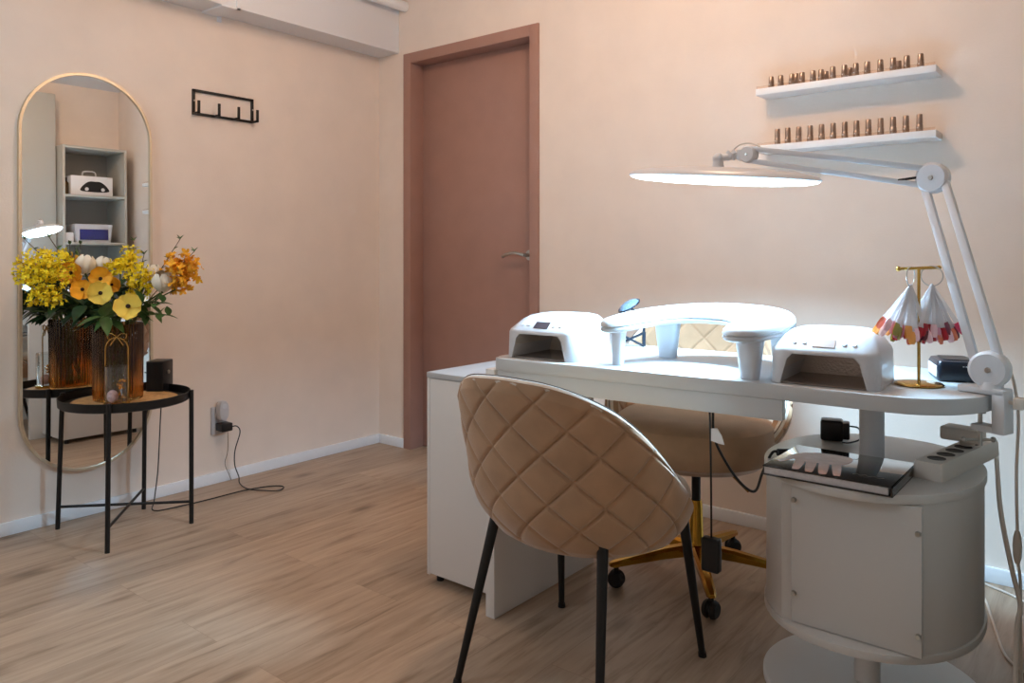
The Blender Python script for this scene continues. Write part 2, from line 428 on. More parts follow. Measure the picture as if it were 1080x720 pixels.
# start the outline right of the flat recess
i0 = max(range(len(body)), key=lambda i: (body[i][1] < PY+0.012, body[i][0]))
rot = body[i0+1:]+body[:i0+1]
rot = [p for p in rot if p[1] >= PY+0.012]
drum.prism(rot, ZB+0.018, ZT-0.02)
dr = drum.build('drum_pedestal', M['drum_board'], desk)
xs = [p[0] for p in rot if p[1] < PY+0.03]
px0, px1 = 2.686, 2.950
pan = MB().box((px0, PY+0.004, ZB+0.02), (px1, PY+0.02, ZT-0.022), 0.001).build('front_panel', M['drum_board'], dr)
for (xx, zz) in ((px0+0.006, 0.50), (px0+0.006, 0.29), (px1-0.006, 0.48), (px1-0.006, 0.27)):
    MB().cyl((xx, PY+0.005, zz), (xx, PY-0.004, zz), 0.006, 0.005, 12).build('screw', M['steel'], dr)
MB().lathe([(0, ZT-0.001), (0.028, ZT-0.001), (0.028, 0.72), (0, 0.72)], (DC[0], DC[1], 0), 32).build('upper_column', M['grey_plastic'], desk)
MB().lathe([(0, 0.018), (0.029, 0.018), (0.029, ZB), (0, ZB)], (DC[0]-0.01, DC[1], 0), 32).build('lower_column', M['white_board'], desk)
MB().lathe([(0, 0), (0.246, 0), (0.250, 0.004), (0.250, 0.017), (0.246, 0.021), (0, 0.021)], (DC[0], DC[1], 0), 72).build('base_plate', M['white_board'], desk)

# storage cabinet left of the side panel
cab = thing('storage_cabinet', 'low white storage cabinet at left end of desk', 'cabinet', (1.67, -0.93, 0))
cb = MB(); cb.box((1.524, -1.12, 0.025), (1.820, -0.68, 0.657), 0.001); cb.build('body', M['white_board'], cab)
MB().box((1.520, -1.138, 0.657), (1.822, -0.68, 0.675), 0.0015).build('top_board', M['white_lacquer'], cab)
MB().box((1.532, -1.136, 0.030), (1.818, -1.121, 0.655), 0.001).build('front_panel', M['white_board'], cab)
MB().box((1.520, -1.136, 0.025), (1.531, -1.121, 0.656), 0.0008).build('edge_strip', M['white_board'], cab)
for (x, y) in ((1.545, -1.10), (1.80, -1.10), (1.545, -0.72), (1.80, -0.72)):
    MB().cyl((x, y, 0), (x, y, 0.026), 0.012, seg=14).build('foot', M['black_plastic'], cab)

# ------------------------------------------------------------------ LED desk lamp
def frame_of(axis_x, axis_y):
    x = Vector(axis_x).normalized(); y = Vector(axis_y); y = (y-x*y.dot(x)).normalized(); z = x.cross(y)
    m = Matrix.Identity(4)
    for i in range(3): m[i][0], m[i][1], m[i][2] = x[i], y[i], z[i]
    return m
BASEJ = Vector((3.050, -0.985, 0.808)); ELB = Vector((2.921, -0.862, 1.231)); TIP = Vector((2.498, -0.915, 1.316))
lampo = thing('desk_lamp', 'white jointed LED desk lamp clamped to right end of desk', 'lamp', (3.05, -0.985, 0.757))
def knob(c, ax, r, t, name):
    ax = Vector(ax).normalized()
    k = MB(); prof = [(0, -t/2), (r*0.85, -t/2), (r, -t/2+0.006), (r, t/2-0.006), (r*0.85, t/2), (0, t/2)]
    k.lathe(prof, c, 36, ax.to_track_quat('Z', 'Y').to_matrix().to_4x4())
    o = k.build(name, M['grey_plastic'], lampo)
    for s in (-1, 1):
        p = Vector(c)+ax*s*(t/2)
        MB().cyl(p-ax*s*0.001, p+ax*s*0.003, r*0.16, r*0.13, 14).build('screw', M['steel'], o)
KAX = Vector((-0.15, -1.0, 0.0))
knob(BASEJ, KAX, 0.039, 0.036, 'base_joint'); knob(ELB, KAX, 0.036, 0.034, 'elbow_joint'); knob(TIP, KAX, 0.0225, 0.030, 'head_joint')
def bar(p, q, wd, th, name, mt=None):
    p, q = Vector(p), Vector(q); d = q-p
    m = frame_of(d, KAX); m.translation = p
    MB().box((0, -th/2, -wd/2), (d.length, th/2, wd/2), 0.002, 2, m).build(name, mt or M['grey_plastic'], lampo)
def perp(d):
    d = Vector(d).normalized(); return d.cross(KAX.normalized()).normalized()
n1 = perp(ELB-BASEJ); n2 = perp(TIP-ELB)
for s in (-1, 1):
    bar(BASEJ+n1*s*0.023, ELB+n1*s*0.022, 0.017, 0.017, 'lower_arm')
bar(ELB+n2*0.020, TIP+n2*0.016, 0.013, 0.017, 'upper_arm'); bar(ELB-n2*0.020, TIP-n2*0.016, 0.013, 0.017, 'upper_arm')
sp_ = MB(); sp_.cyl(ELB+(TIP-ELB)*0.05+Vector((0, -0.005, 0)), ELB+(TIP-ELB)*0.17+Vector((0, -0.005, -0.016)), 0.003, seg=10)
sp_.build('tension_spring', M['black_metal'], lampo)
# head: an elongated flat oval, tilted a little down to the right
HC = Vector((2.420, -0.935, 1.256))
hm = frame_of(Vector((0.546, -0.01, -0.052)), Vector((0, 1, 0))); hm.translation = HC
def oring(a, b, z, n=64): return [hm @ p for p in ell(a, b, n, 2.0, 0, 0, z)]
A, B = 0.274, 0.088
MB().loft([oring(A*0.985, B*0.97, 0.0), oring(A, B, 0.003), oring(A*0.97, B*0.95, 0.011), oring(A*0.8, B*0.8, 0.021), oring(A*0.45, B*0.5, 0.028), oring(A*0.15, B*0.2, 0.030)]).build('lamp_head', M['white_plastic'], lampo)
MB().loft([oring(A*0.978, B*0.955, -0.0005), oring(A*0.955, B*0.93, -0.005), oring(A*0.85, B*0.83, -0.0105), oring(A*0.6, B*0.6, -0.0145), oring(A*0.2, B*0.2, -0.0165)]).build('led_diffuser', M['led'], lampo)
ll = lamp('led_panel_light', 'AREA', hm @ Vector((0, 0, -0.0176)), LED_POWER, LED_COLOR, shape='ELLIPSE', size=0.50, size_y=0.15, spread=R(142))
ll.rotation_euler = hm.to_euler()
nk = MB(); nk.cyl(HC+Vector((0.0, 0, 0.028)), HC+Vector((0.0, 0, 0.052)), 0.016, 0.012, 16); nk.sphere(HC+Vector((0.0, 0, 0.054)), 0.015)
nk.cyl(HC+Vector((0.0, 0, 0.054)), TIP+Vector((-0.024, 0, 0.0)), 0.009, seg=14); nk.box(TIP+Vector((-0.03, -0.012, -0.014)), TIP+Vector((-0.012, 0.012, 0.014)), 0.003)
nk.build('neck_bracket', M['grey_plastic'], lampo)
wn = MB()
for s in (-1, 1):
    m = Matrix.Translation(TIP+Vector((-0.045, -0.012, 0.0))) @ Matrix.Rotation(R(45*s+90), 4, 'Y')
    wn.box((-0.016, -0.003, -0.005), (0.016, 0.003, 0.005), 0.0015, 2, m)
wn.cyl(TIP+Vector((-0.045, 0.0, 0)), TIP+Vector((-0.045, -0.02, 0)), 0.006, seg=12)
wn.build('wing_nut', M['grey_plastic'], lampo)
lc = MB(); lc.tube([TIP+Vector((-0.06, 0, 0.0)), TIP+Vector((-0.03, 0.0, 0.026)), TIP+Vector((0.0, 0.0, 0.03)), TIP+Vector((0.03, 0.0, 0.018))], 0.002, 6, smooth=6)
lc.build('head_cable', M['ivory_cable'], lampo)
ca = R(-38)   # clamp straddles the desk edge, turned with the rounded corner
cm = Matrix.Translation((3.052, -0.985, 0)) @ Matrix.Rotation(R(-20), 4, 'Z')
cl = MB(); cl.box((-0.060, -0.020, 0.7565), (0.034, 0.020, 0.770), 0.002, 2, cm); cl.box((0.010, -0.020, 0.676), (0.036, 0.020, 0.765), 0.003, 2, cm)
cl.box((-0.034, -0.018, 0.676), (0.034, 0.018, 0.690), 0.003, 2, cm); cl.lathe([(0, 0.766), (0.024, 0.766), (0.02, 0.782), (0, 0.782)], cm @ Vector((0, 0, 0)), 24)
cl.build('table_clamp', M['grey_plastic'], lampo)
tb = MB(); P0 = cm @ Vector((-0.022, 0, 0)); tb.cyl(P0+Vector((0, 0, 0.642)), P0+Vector((0, 0, 0.712)), 0.0045, seg=14); tb.cyl(P0+Vector((0, 0, 0.712)), P0+Vector((0, 0, 0.719)), 0.011, seg=18)
v = Vector((0.78, 0.63, 0)).normalized()
tb.cyl(P0+Vector((0, 0, 0.655))-v*0.036, P0+Vector((0, 0, 0.655))+v*0.028, 0.0028, seg=10); tb.sphere(P0+Vector((0, 0, 0.655))-v*0.036, 0.006); tb.sphere(P0+Vector((0, 0, 0.655))+v*0.028, 0.006)
tb.build('clamp_screw', M['steel'], lampo)
ts = MB(); q = cm @ Vector((0.046, 0, 0.744)); q2 = cm @ Vector((0.036, 0, 0.744)); ts.cyl(q2, q, 0.004, seg=12); ts.box(q+Vector((-0.002, -0.012, -0.012)), q+Vector((0.018, 0.012, 0.012)), 0.003)
ts.build('thumb_screw', M['beige_plastic'], lampo)
cord_pts = [BASEJ+Vector((0.028, 0.02, 0.02)), at(1062, 384, 1.64), at(1069, 402, 1.65), at(1074, 440, 1.65), at(1072, 500, 1.65), at(1073, 563, 1.65)]
lcd = MB(); lcd.tube(cord_pts, 0.0032, 8, smooth=8)
lcd.tube([at(1073, 590, 1.65), at(1076, 612, 1.65), at(1076, 650, 1.65), at(1077, 690, 1.65), at(1082, 740, 1.68), (3.16, -0.80, 0.008), (3.2, -0.6, 0.005)], 0.0032, 8, smooth=8)
lcd.build('power_cord', M['ivory_cable'], lampo)
MB().tube([at(1073, 560, 1.65), at(1073, 566, 1.65), at(1073, 576, 1.65), at(1073, 588, 1.65), at(1073, 594, 1.65)], lambda u: 0.0045+0.0045*math.sin(PI*u), 12).build('inline_switch', M['ivory_cable'], lampo)

# ------------------------------------------------------------------ hand rest
hrp = [(2.176, -1.10), (2.183, -1.15), (2.212, -1.168), (2.245, -1.14), (2.268, -1.075), (2.298, -1.00), (2.345, -0.955), (2.40, -0.945), (2.455, -0.965), (2.495, -1.02), (2.512, -1.09), (2.525, -1.15), (2.568, -1.172), (2.612, -1.145), (2.636, -1.06), (2.632, -0.95), (2.588, -0.86), (2.50, -0.80), (2.38, -0.785), (2.28, -0.83), (2.21, -0.92), (2.18, -1.02)]
hr = thing('hand_rest', 'white padded horseshoe hand rest on tapered legs on the desk', 'hand rest', (2.41, -1.0, 0.755))
hp = spl2(hrp, 5)
def pad_z(y): return 0.845+max(0.0, (y+1.16))/0.37*0.032
cx_, cy_ = 2.41, -0.99
def inset(pts, d):
    out = []; n = len(pts)
    for i in range(n):
        a, b = Vector((*pts[i-1], 0)), Vector((*pts[(i+1) % n], 0)); t = (b-a).normalized(); nn = Vector((-t.y, t.x, 0)); out.append((pts[i][0]-nn.x*d*S_, pts[i][1]-nn.y*d*S_))
    return out
area = sum(hp[i-1][0]*hp[i][1]-hp[i][0]*hp[i-1][1] for i in range(len(hp)))
S_ = -1.0 if area > 0 else 1.0
def pr_ring(d, z): return [Vector((x, y, pad_z(y)+z)) for x, y in inset(hp, d)]
MB().loft([pr_ring(0.010, 0), pr_ring(0.002, 0.004), pr_ring(0.0, 0.010), pr_ring(0.003, 0.014)], True, True).build('pad_base', M['white_leather'], hr)
MB().loft([pr_ring(0.004, 0.0135), pr_ring(0.0, 0.018), pr_ring(0.002, 0.026), pr_ring(0.010, 0.034), pr_ring(0.022, 0.038)], True, True).build('pad', M['white_leather'], hr)
for (x, y, wx, wy) in ((2.212, -1.105, 0.020, 0.020), (2.245, -0.885, 0.040, 0.022), (2.575, -1.105, 0.033, 0.026), (2.58, -0.90, 0.033, 0.022)):
    zt = pad_z(y)+0.004
    MB().loft([ell(wx*0.62, wy*0.7, 28, 3.0, x, y, 0.7555), ell(wx*0.64, wy*0.72, 28, 3.0, x, y, 0.757), ell(wx, wy, 28, 3.0, x, y, zt)]).build('leg', M['white_plastic'], hr)

# ------------------------------------------------------------------ curing lamps
def curing_lamp(loc, rz, w, d, h, label, scr):
    o = thing('curing_lamp', label, 'nail lamp', loc, rz, 'nail curing lamps on the desk')
    T = basis(o)
    def rg(ww, dd, r, cy, z): return [T @ p for p in rrect(ww, dd, r, 8, 0, cy, z)]
    hs = h*0.66
    shell = MB().loft([rg(w*0.99, d*0.99, 0.03, 0, 0.0005), rg(w, d, 0.032, 0, 0.004), rg(w*0.985, d*0.985, 0.032, 0, hs*0.9), rg(w*0.965, d*0.96, 0.032, 0.001, hs), rg(w*0.82, d*0.80, 0.04, d*0.07, h*0.88), rg(w*0.74, d*0.70, 0.045, d*0.10, h*0.955), rg(w*0.62, d*0.55, 0.05, d*0.12, h*0.99), rg(w*0.4, d*0.3, 0.03, d*0.12, h)]).build('housing', M['white_plastic'], o)
    tw0, tw1, th = w*0.80, w*0.60, hs*0.86
    def trap(s, zoff): return [(-tw0/2*s, zoff), (tw0/2*s, zoff), (tw1/2*s+0.006, th*0.82), (tw1/2*s-0.006, th*s), (-tw1/2*s+0.006, th*s), (-tw1/2*s-0.006, th*0.82)]
    def ring(pts, y): return [Vector((a, y, b)) for a, b in pts]
    cut = MB().loft([ring(trap(1.0, -0.01), -d), ring(trap(1.0, -0.01), d*0.36)]).build('cutter', M['liner'])
    cut.parent = o
    boolean_cut(shell, cut)
    lb = MB().loft([[T @ p for p in ring(trap(0.985, 0.0025), -d*0.475)], [T @ p for p in ring(trap(0.985, 0.0025), d*0.355)]], False, True)
    lb.build('cavity_liner', M['liner'], o, smooth=False)
    MB().box((-tw0*0.485, -d*0.46, 0.001), (tw0*0.485, d*0.35, 0.004), 0, 2, T).build('floor_plate', M['tray_plate'], o)
    # sloped control strip
    ya, za, yb, zb = -d*0.479, hs, -d*0.33, h*0.88
    sl = Vector((0, yb-ya, zb-za)); nrm = Vector((0, -sl.z, sl.y)).normalized()
    def onslope(x0, x1, u0, u1, t, name, mt):
        c = [Vector((x0, ya, za))+sl*u0, Vector((x1, ya, za))+sl*u0, Vector((x1, ya, za))+sl*u1, Vector((x0, ya, za))+sl*u1]
        MB().loft([[T @ (p-nrm*0.004) for p in c], [T @ (p+nrm*t) for p in c]]).build(name, mt, o)
    onslope(-w*0.10, w*0.10, 0.22, 0.80, 0.0012, 'display', scr)
    for x in (-0.27, -0.18, 0.18, 0.27):
        p = Vector((x*w, ya, za))+sl*0.5
        MB().cyl(T @ (p-nrm*0.003), T @ (p+nrm*0.0022), 0.0055, 0.005, 16, 0.0006).build('button', M['grey_plastic'], o)
    return o
curing_lamp((1.978, -1.045, 0.755), R(3), 0.232, 0.235, 0.124, 'white curing lamp at left end of desk with a dark display', M['screen'])
curing_lamp((2.738, -1.012, 0.755), R(4), 0.238, 0.215, 0.124, 'white curing lamp right of the hand rest with an amber reflection on its display', M['screen_reflection'])

# ------------------------------------------------------------------ quilted shell chairs
ZTOP = [(0, .775), (25, .765), (45, .727), (60, .678), (75, .60), (90, .515), (105, .432), (125, .385)]
PHP, PHQ = 0.215, 0.555
def chair_shell(root, zoff, quilt_in, rr0=0.282):
    T = basis(root)
    NT, NH, TH = 380, 150, 116.0
    zb = 0.348+zoff
    def ztop(th): return interp(ZTOP, abs(th))+zoff
    def smoothz(th): return sum(ztop(th+k) for k in (-8, -4, 0, 4, 8))/5
    def puff(s, z):
        p = s/0.130+(z-zoff)/0.118+PHP; q = s/0.130-(z-zoff)/0.118+PHQ
        dp, dq = abs(p-round(p)), abs(q-round(q)); d = min(dp, dq)*0.088
        return min(1.0, d/0.007)**0.6*0.62+0.38*(abs(math.sin(PI*p))*abs(math.sin(PI*q)))**0.5
    def pt(th, t, off):
        zt = smoothz(th); z = zb+(zt-zb)*t; u = max(0.0, (z-zb)/0.427)
        rad = rr0*(0.75+0.25*(1-(1-min(1, u/0.36))**2.2))+0.006*u
        a = R(th)
        return Vector((math.sin(a)*(rad+off), -math.cos(a)*(rad*0.93+off)-0.040*u*u+0.045*(1-min(1, u))**1.5, z)), rr0*a, z
    outer, inner = [], []
    for j in range(NH+1):
        ro, ri = [], []; t = j/NH
        for i in range(NT+1):
            th = -TH+2*TH*i/NT
            edge = min(1, (1-t)/0.06, t/0.05)*min(1, (TH-abs(th))/6)
            edge = max(0, edge)
            p, s, z = pt(th, t, 0); k = puff(s, z)
            rim = 0.72+0.28*min(1, (1-t)/0.05)
            ro.append(T @ pt(th, t, 0.011*k*edge)[0])
            ri.append(T @ pt(th, t, -0.030*rim-(0.009*k*edge if quilt_in else 0.0))[0])
        outer.append(ro); inner.append(ri)
    mb = MB(); mb.grid(outer); mb.grid([list(reversed(r)) for r in inner])
    # bottom dish and the two side closures
    mb.grid([outer[0], inner[0]])
    mb.grid([[r[0] for r in outer], [r[0] for r in inner]]); mb.grid([[r[-1] for r in outer], [r[-1] for r in inner]])
    bmesh.ops.remove_doubles(mb.b, verts=mb.b.verts, dist=1e-6)
    bmesh.ops.recalc_face_normals(mb.b, faces=mb.b.faces)
    sh = mb.build('backrest', M['velvet'], root, ang=60)
    rim = MB(); mid = [(a+b)/2 for a, b in zip(outer[-1], inner[-1])]
    half = [(a-b).length/2 for a, b in zip(outer[-1], inner[-1])]
    rings = []
    for i, m_ in enumerate(mid):
        o_ = outer[-1][i]-m_; r_ = half[i]
        rings.append([m_+o_*math.cos(x)*1.04+Vector((0, 0, 1))*math.sin(x)*r_*0.9-Vector((0, 0, 0.004)) for x in [2*PI*k/12 for k in range(12)]])
    rim.loft(rings); rim.build('rim_edge', M['velvet_rim'], sh)
    MB().tube([m_+Vector((0, 0, 0.0072)) + (o_-m_)*0.25 for o_, m_ in zip(outer[-1], mid)], 0.0013, 6).build('piping', M['seam'], sh)
    # seam lines of the quilting
    return sh, pt
def seat_cushion(root, z0, z1, a=0.243, b=0.25, cy=0.035):
    T = basis(root); h = z1-z0
    prof = [(0.86, 0), (0.95, 0.10), (1.0, 0.32), (1.0, 0.62), (0.965, 0.84), (0.88, 0.96), (0.6, 1.02), (0.25, 1.04)]
    MB().loft([[T @ p for p in ell(a*k, b*k, 64, 2.3, 0, cy, z0+h*q)] for k, q in prof]).build('seat', M['velvet'], root)
    MB().loft([[T @ p for p in ell(a*k, b*k, 48, 2.2, 0, cy-0.02, z)] for k, z in ((0.62, z0-0.022), (0.82, z0-0.016), (0.92, z0+0.006))]).build('seat_base', M['velvet'], root)

cc = thing('client_chair', 'beige velvet quilted shell chair with black legs in front of the desk', 'chair', (2.19, -1.27, 0), 0, 'quilted beige velvet chairs')
chair_shell(cc, 0.0, False)
seat_cushion(cc, 0.395, 0.478, 0.250, 0.25, 0.055)
for (fx, fy, tx, ty) in ((1.96, -1.01, 1.99, -1.06), (2.41, -1.01, 2.40, -1.105), (1.998, -1.51, 2.035, -1.405), (2.40, -1.50, 2.348, -1.40)):
    f, t_ = Vector((fx, fy, 0)), Vector((tx, ty, 0.395))
    lg = MB().cyl(f, t_, 0.0085, 0.0135, 18); lg = lg.build('leg', M['black_metal'], cc)
    MB().cyl(f, f+(t_-f)*0.03, 0.011, 0.0105, 16).build('foot_cap', M['rubber'], lg)

wc = thing('work_chair', 'beige velvet swivel chair on gold wheeled base behind the desk', 'chair', (2.185, -0.572, 0), R(196), 'quilted beige velvet chairs')
chair_shell(wc, 0.085, True, 0.285)
seat_cushion(wc, 0.415, 0.548, 0.258, 0.262, 0.05)
WT = basis(wc)
MB().cyl((2.185, -0.572, 0.25), (2.185, -0.572, 0.40), 0.0145, seg=20).build('gas_lift', M['black_metal'], wc)
MB().lathe([(0, 0.257), (0.018, 0.257), (0.02, 0.245), (0.024, 0.13), (0.034, 0.115), (0.038, 0.08), (0.03, 0.072), (0, 0.072)][::-1], (2.185, -0.572, 0), 28).build('column', M['gold'], wc)
for k in range(5):
    a = R(-56+72*k); d = Vector((math.cos(a), math.sin(a), 0)); s = Vector((-d.y, d.x, 0)); c0 = Vector((2.185, -0.572, 0))
    rings = []
    for (u, w_, zt, zb_) in ((0.02, 0.022, 0.118, 0.082), (0.12, 0.019, 0.110, 0.080), (0.22, 0.016, 0.094, 0.072), (0.285, 0.014, 0.082, 0.066), (0.298, 0.009, 0.078, 0.068)):
        p = c0+d*u
        rings.append([p+s*w_+UP*zb_, p+s*w_+UP*(zt-0.008), p+s*w_*0.55+UP*zt, p-s*w_*0.55+UP*zt, p-s*w_+UP*(zt-0.008), p-s*w_+UP*zb_])
    ar = MB().loft(rings).build('base_arm', M['gold'], wc, ang=25)
    e = c0+d*0.275; ax = (s*0.8+d*0.6).normalized()
    cs = MB(); cs.cyl(e+UP*0.045, e+UP*0.07, 0.008, seg=12)
    for q in (-1, 1):
        cs.cyl(e+UP*0.027+ax*q*0.004, e+UP*0.027+ax*q*0.021, 0.027, 0.024, 22, 0.004)
    cs.cyl(e+UP*0.03-ax*0.006, e+UP*0.03+ax*0.006, 0.022, seg=16)
    cs.build('caster', M['rubber'], ar)
lv = MB(); lv.cyl((2.30, -0.62, 0.395), (2.395, -0.66, 0.345), 0.005, seg=10); lv.build('lever', M['gold'], wc)

# ------------------------------------------------------------------ things on the desk
sw = thing('swatch_stand', 'brass swatch stand with round foot at the right of the desk', 'stand', (2.908, -0.951, 0.755))
MB().lathe([(0, 0.7555), (0.050, 0.7555), (0.052, 0.758), (0.048, 0.761), (0.012, 0.764), (0, 0.764)], (2.908, -0.951, 0), 40).build('foot', M['brass'], sw)
MB().cyl((2.908, -0.951, 0.762), (2.908, -0.951, 1.020), 0.0035, seg=12).build('pole', M['brass'], sw)
bm_ = MB(); b0, b1 = Vector((2.872, -0.980, 1.019)), Vector((2.944, -0.922, 1.022)); bm_.cyl(b0, b1, 0.0035, seg=12); bm_.sphere(b0, 0.006); bm_.sphere(b1, 0.005); bm_.build('crossbar', M['brass'], sw)
swv = random.Random(3)
def swatch_ring(c, label, spread0, spread1, n, side, pal):
    o = thing('nail_swatch_ring', label, 'swatch ring', c, 0, 'nail colour swatch rings')
    axis = (b1-b0).normalized(); nn = axis.cross(UP).normalized()
    rr = 0.0225; cen = Vector(c)
    nn = (RT*0.75+FW*(0.66*(1 if side > 0 else -1))).normalized()
    ring = [cen+UP*(math.cos(x)*rr)+nn*(math.sin(x)*rr)+axis*0.0005*math.sin(2*x) for x in [2*PI*k/40 for k in range(40)]]
    MB().tube(ring, 0.0013, 6, True).build('ring', M['steel'], o)
    piv = cen-UP*0.018
    for k in range(n):
        u = (k+0.5)/n
        a = R(spread0+(spread1-spread0)*u+swv.uniform(-3, 3)); tilt = (u-0.5)
        d = (-UP*math.cos(a)+RT*math.sin(a)*0.85-FW*(0.22*swv.uniform(-1.0, 1.0)+side*0.1)).normalized()
        L = 0.132+swv.uniform(-0.016, 0.004)
        tw = (RT*math.cos(a)+UP*math.sin(a)+FW*swv.uniform(-.9, .9)); tw = (tw-d*tw.dot(d)).normalized(); nz = d.cross(tw).normalized()
        def pl_(u0, w0, h_=0.0): return [piv+d*u0+tw*w0+nz*h_, piv+d*u0-tw*w0+nz*h_]
        st_ = MB(); rs = []
        for (q, w_, t_) in ((0.0, 0.0022, 0.0006), (0.045, 0.0036, 0.0006), (L-0.034, 0.0046, 0.0006), (L-0.026, 0.0068, 0.0007)):
            rs.append([piv+d*q+tw*w_+nz*t_, piv+d*q-tw*w_+nz*t_, piv+d*q-tw*w_-nz*t_, piv+d*q+tw*w_-nz*t_])
        so = st_.loft(rs).build('swatch_stick', M['clear_plastic'], o)
        ts_ = []
        for (q, w_, cv) in ((L-0.0262, 0.0064, 0.0), (L-0.018, 0.0082, 0.0018), (L-0.004, 0.0078, 0.0012), (L+0.003, 0.0050, 0.0002)):
            ts_.append([piv+d*q+tw*w_, piv+d*q+tw*w_*0.5+nz*(0.0016+cv), piv+d*q-tw*w_*0.5+nz*(0.0016+cv), piv+d*q-tw*w_, piv+d*q-tw*w_*0.5+nz*cv*0.5-nz*0.0006, piv+d*q+tw*w_*0.5+nz*cv*0.5-nz*0.0006])
        MB().loft(ts_).build('colour_tip', M['tip%d' % swv.choice(pal)], so)
swatch_ring(b0.lerp(b1, 0.30)-UP*0.019, 'steel swatch ring with pale and orange nail tips, nearer end of brass bar', -44, 26, 36, 0.5, [4, 1, 8, 2, 9, 0, 6, 4])
swatch_ring(b0.lerp(b1, 0.82)-UP*0.019, 'steel swatch ring with dark red and pink nail tips, far end of brass bar', -28, 33, 36, -0.5, [0, 3, 5, 7, 6, 2, 1, 0])

nb = thing('drill_box', 'small dark navy control box on desk beside the lamp clamp', 'control box', (2.955, -0.80, 0.755), R(20))
T = basis(nb)
MB().loft([[T @ p for p in rrect(w_, d_, 0.012, 5, 0, 0, z)] for w_, d_, z in ((0.086, 0.115, 0.001), (0.092, 0.12, 0.006), (0.092, 0.12, 0.038), (0.084, 0.112, 0.047), (0.07, 0.10, 0.049))]).build('case', M['blue_black'], nb)
MB().box((-0.0475, -0.052, 0.010), (-0.0445, 0.045, 0.036), 0.001, 2, T).build('side_plate', M['grey_plastic'], nb)
MB().loft([[T @ p for p in rrect(0.06, 0.085, 0.01, 5, 0, 0, z)] for z in (0.0485, 0.051)]).build('top_pad', M['black_plastic'], nb)
for k in range(6): MB().box((0.006+0.006*k, -0.0612, 0.036), (0.009+0.006*k, -0.0595, 0.038), 0, 2, T).build('vent_mark', M['white_plastic'], nb)

mg = thing('folding_magnifier', 'small dark folding stand with tilted glass behind the hand rest', 'magnifier', (2.02, -0.73, 0.755))
pA, pB, pC, pD = Vector((1.985, -0.74, 0.758)), Vector((2.065, -0.70, 0.80)), Vector((1.985, -0.74, 0.80)), Vector((2.065, -0.70, 0.758))
xl = MB(); xl.tube([pA, pB], 0.004, 8); xl.tube([pC, pD], 0.004, 8); xl.tube([pB, pB+UP*0.06], 0.0045, 8); xl.tube([pD-UP*0.0, pD+UP*0.045], 0.006, 8); xl.tube([pB+UP*0.06, (2.03, -0.72, 0.875)], 0.0045, 8)
xl.build('folding_frame', M['blue_black'], mg)
gm = Matrix.Translation((2.025, -0.725, 0.887)) @ Matrix.Rotation(R(28), 4, 'X') @ Matrix.Rotation(R(-18), 4, 'Y')
MB().lathe([(0, -0.004), (0.034, -0.003), (0.036, 0), (0.03, 0.008), (0.016, 0.013), (0, 0.014)], (0, 0, 0), 32, None).xform(gm).build('lens', M['smoke_glass'], mg)
MB().tube([gm @ Vector((0.037*math.cos(x), 0.037*math.sin(x), 0)) for x in [2*PI*k/32 for k in range(32)]], 0.003, 6, True).build('lens_rim', M['blue_black'], mg)

# ------------------------------------------------------------------ things on the drum pedestal
bk = thing('design_book', 'glossy black-covered book with photo of hands on the drum pedestal', 'book', (2.77, -1.07, ZT))
MB().box((2.638, -1.182, ZT+0.0035), (2.896, -0.958, ZT+0.0195), 0.001).build('pages', M['paper'], bk)
cv = MB(); cv.box((2.636, -1.186, ZT+0.0005), (2.905, -0.953, ZT+0.0035), 0.0008); cv.box((2.636, -1.186, ZT+0.0195), (2.905, -0.953, ZT+0.0225), 0.0008); cv.box((2.901, -1.186, ZT+0.0005), (2.905, -0.953, ZT+0.0225), 0.0008)
cvo = cv.build('cover', M['gloss_black'], bk)
zc = ZT+0.0226
def print_(pts, h, name='hand_print'):
    MB().prism(spl2(pts, 5), zc-0.0004, zc+h).build(name, M['skin_print'], cvo)
print_([(2.655, -1.08), (2.668, -1.03), (2.70, -1.00), (2.755, -0.995), (2.782, -1.01), (2.785, -1.055), (2.765, -1.085), (2.71, -1.095)], 0.0002)
for (x0, y0, x1, y1, wd) in ((2.688, -1.08, 2.705, -1.175, .0095), (2.713, -1.085, 2.735, -1.178, .010), (2.739, -1.08, 2.764, -1.178, .010), (2.763, -1.07, 2.792, -1.172, .009), (2.672, -1.055, 2.655, -1.13, .008)):
    a, b = Vector((x0, y0)), Vector((x1, y1)); d = (b-a).normalized(); s = Vector((-d.y, d.x))
    print_([tuple(a+s*wd), tuple(b-d*wd+s*wd*0.85), tuple(b), tuple(b-d*wd-s*wd*0.85), tuple(a-s*wd)], 0.0004)
MB().tube([(2.815, -1.135, zc), (2.822, -1.128, zc), (2.83, -1.137, zc), (2.838, -1.127, zc), (2.846, -1.136, zc), (2.855, -1.129, zc), (2.866, -1.137, zc), (2.876, -1.131, zc)], 0.0008, 5, smooth=4).build('script_mark', M['steel'], cvo)

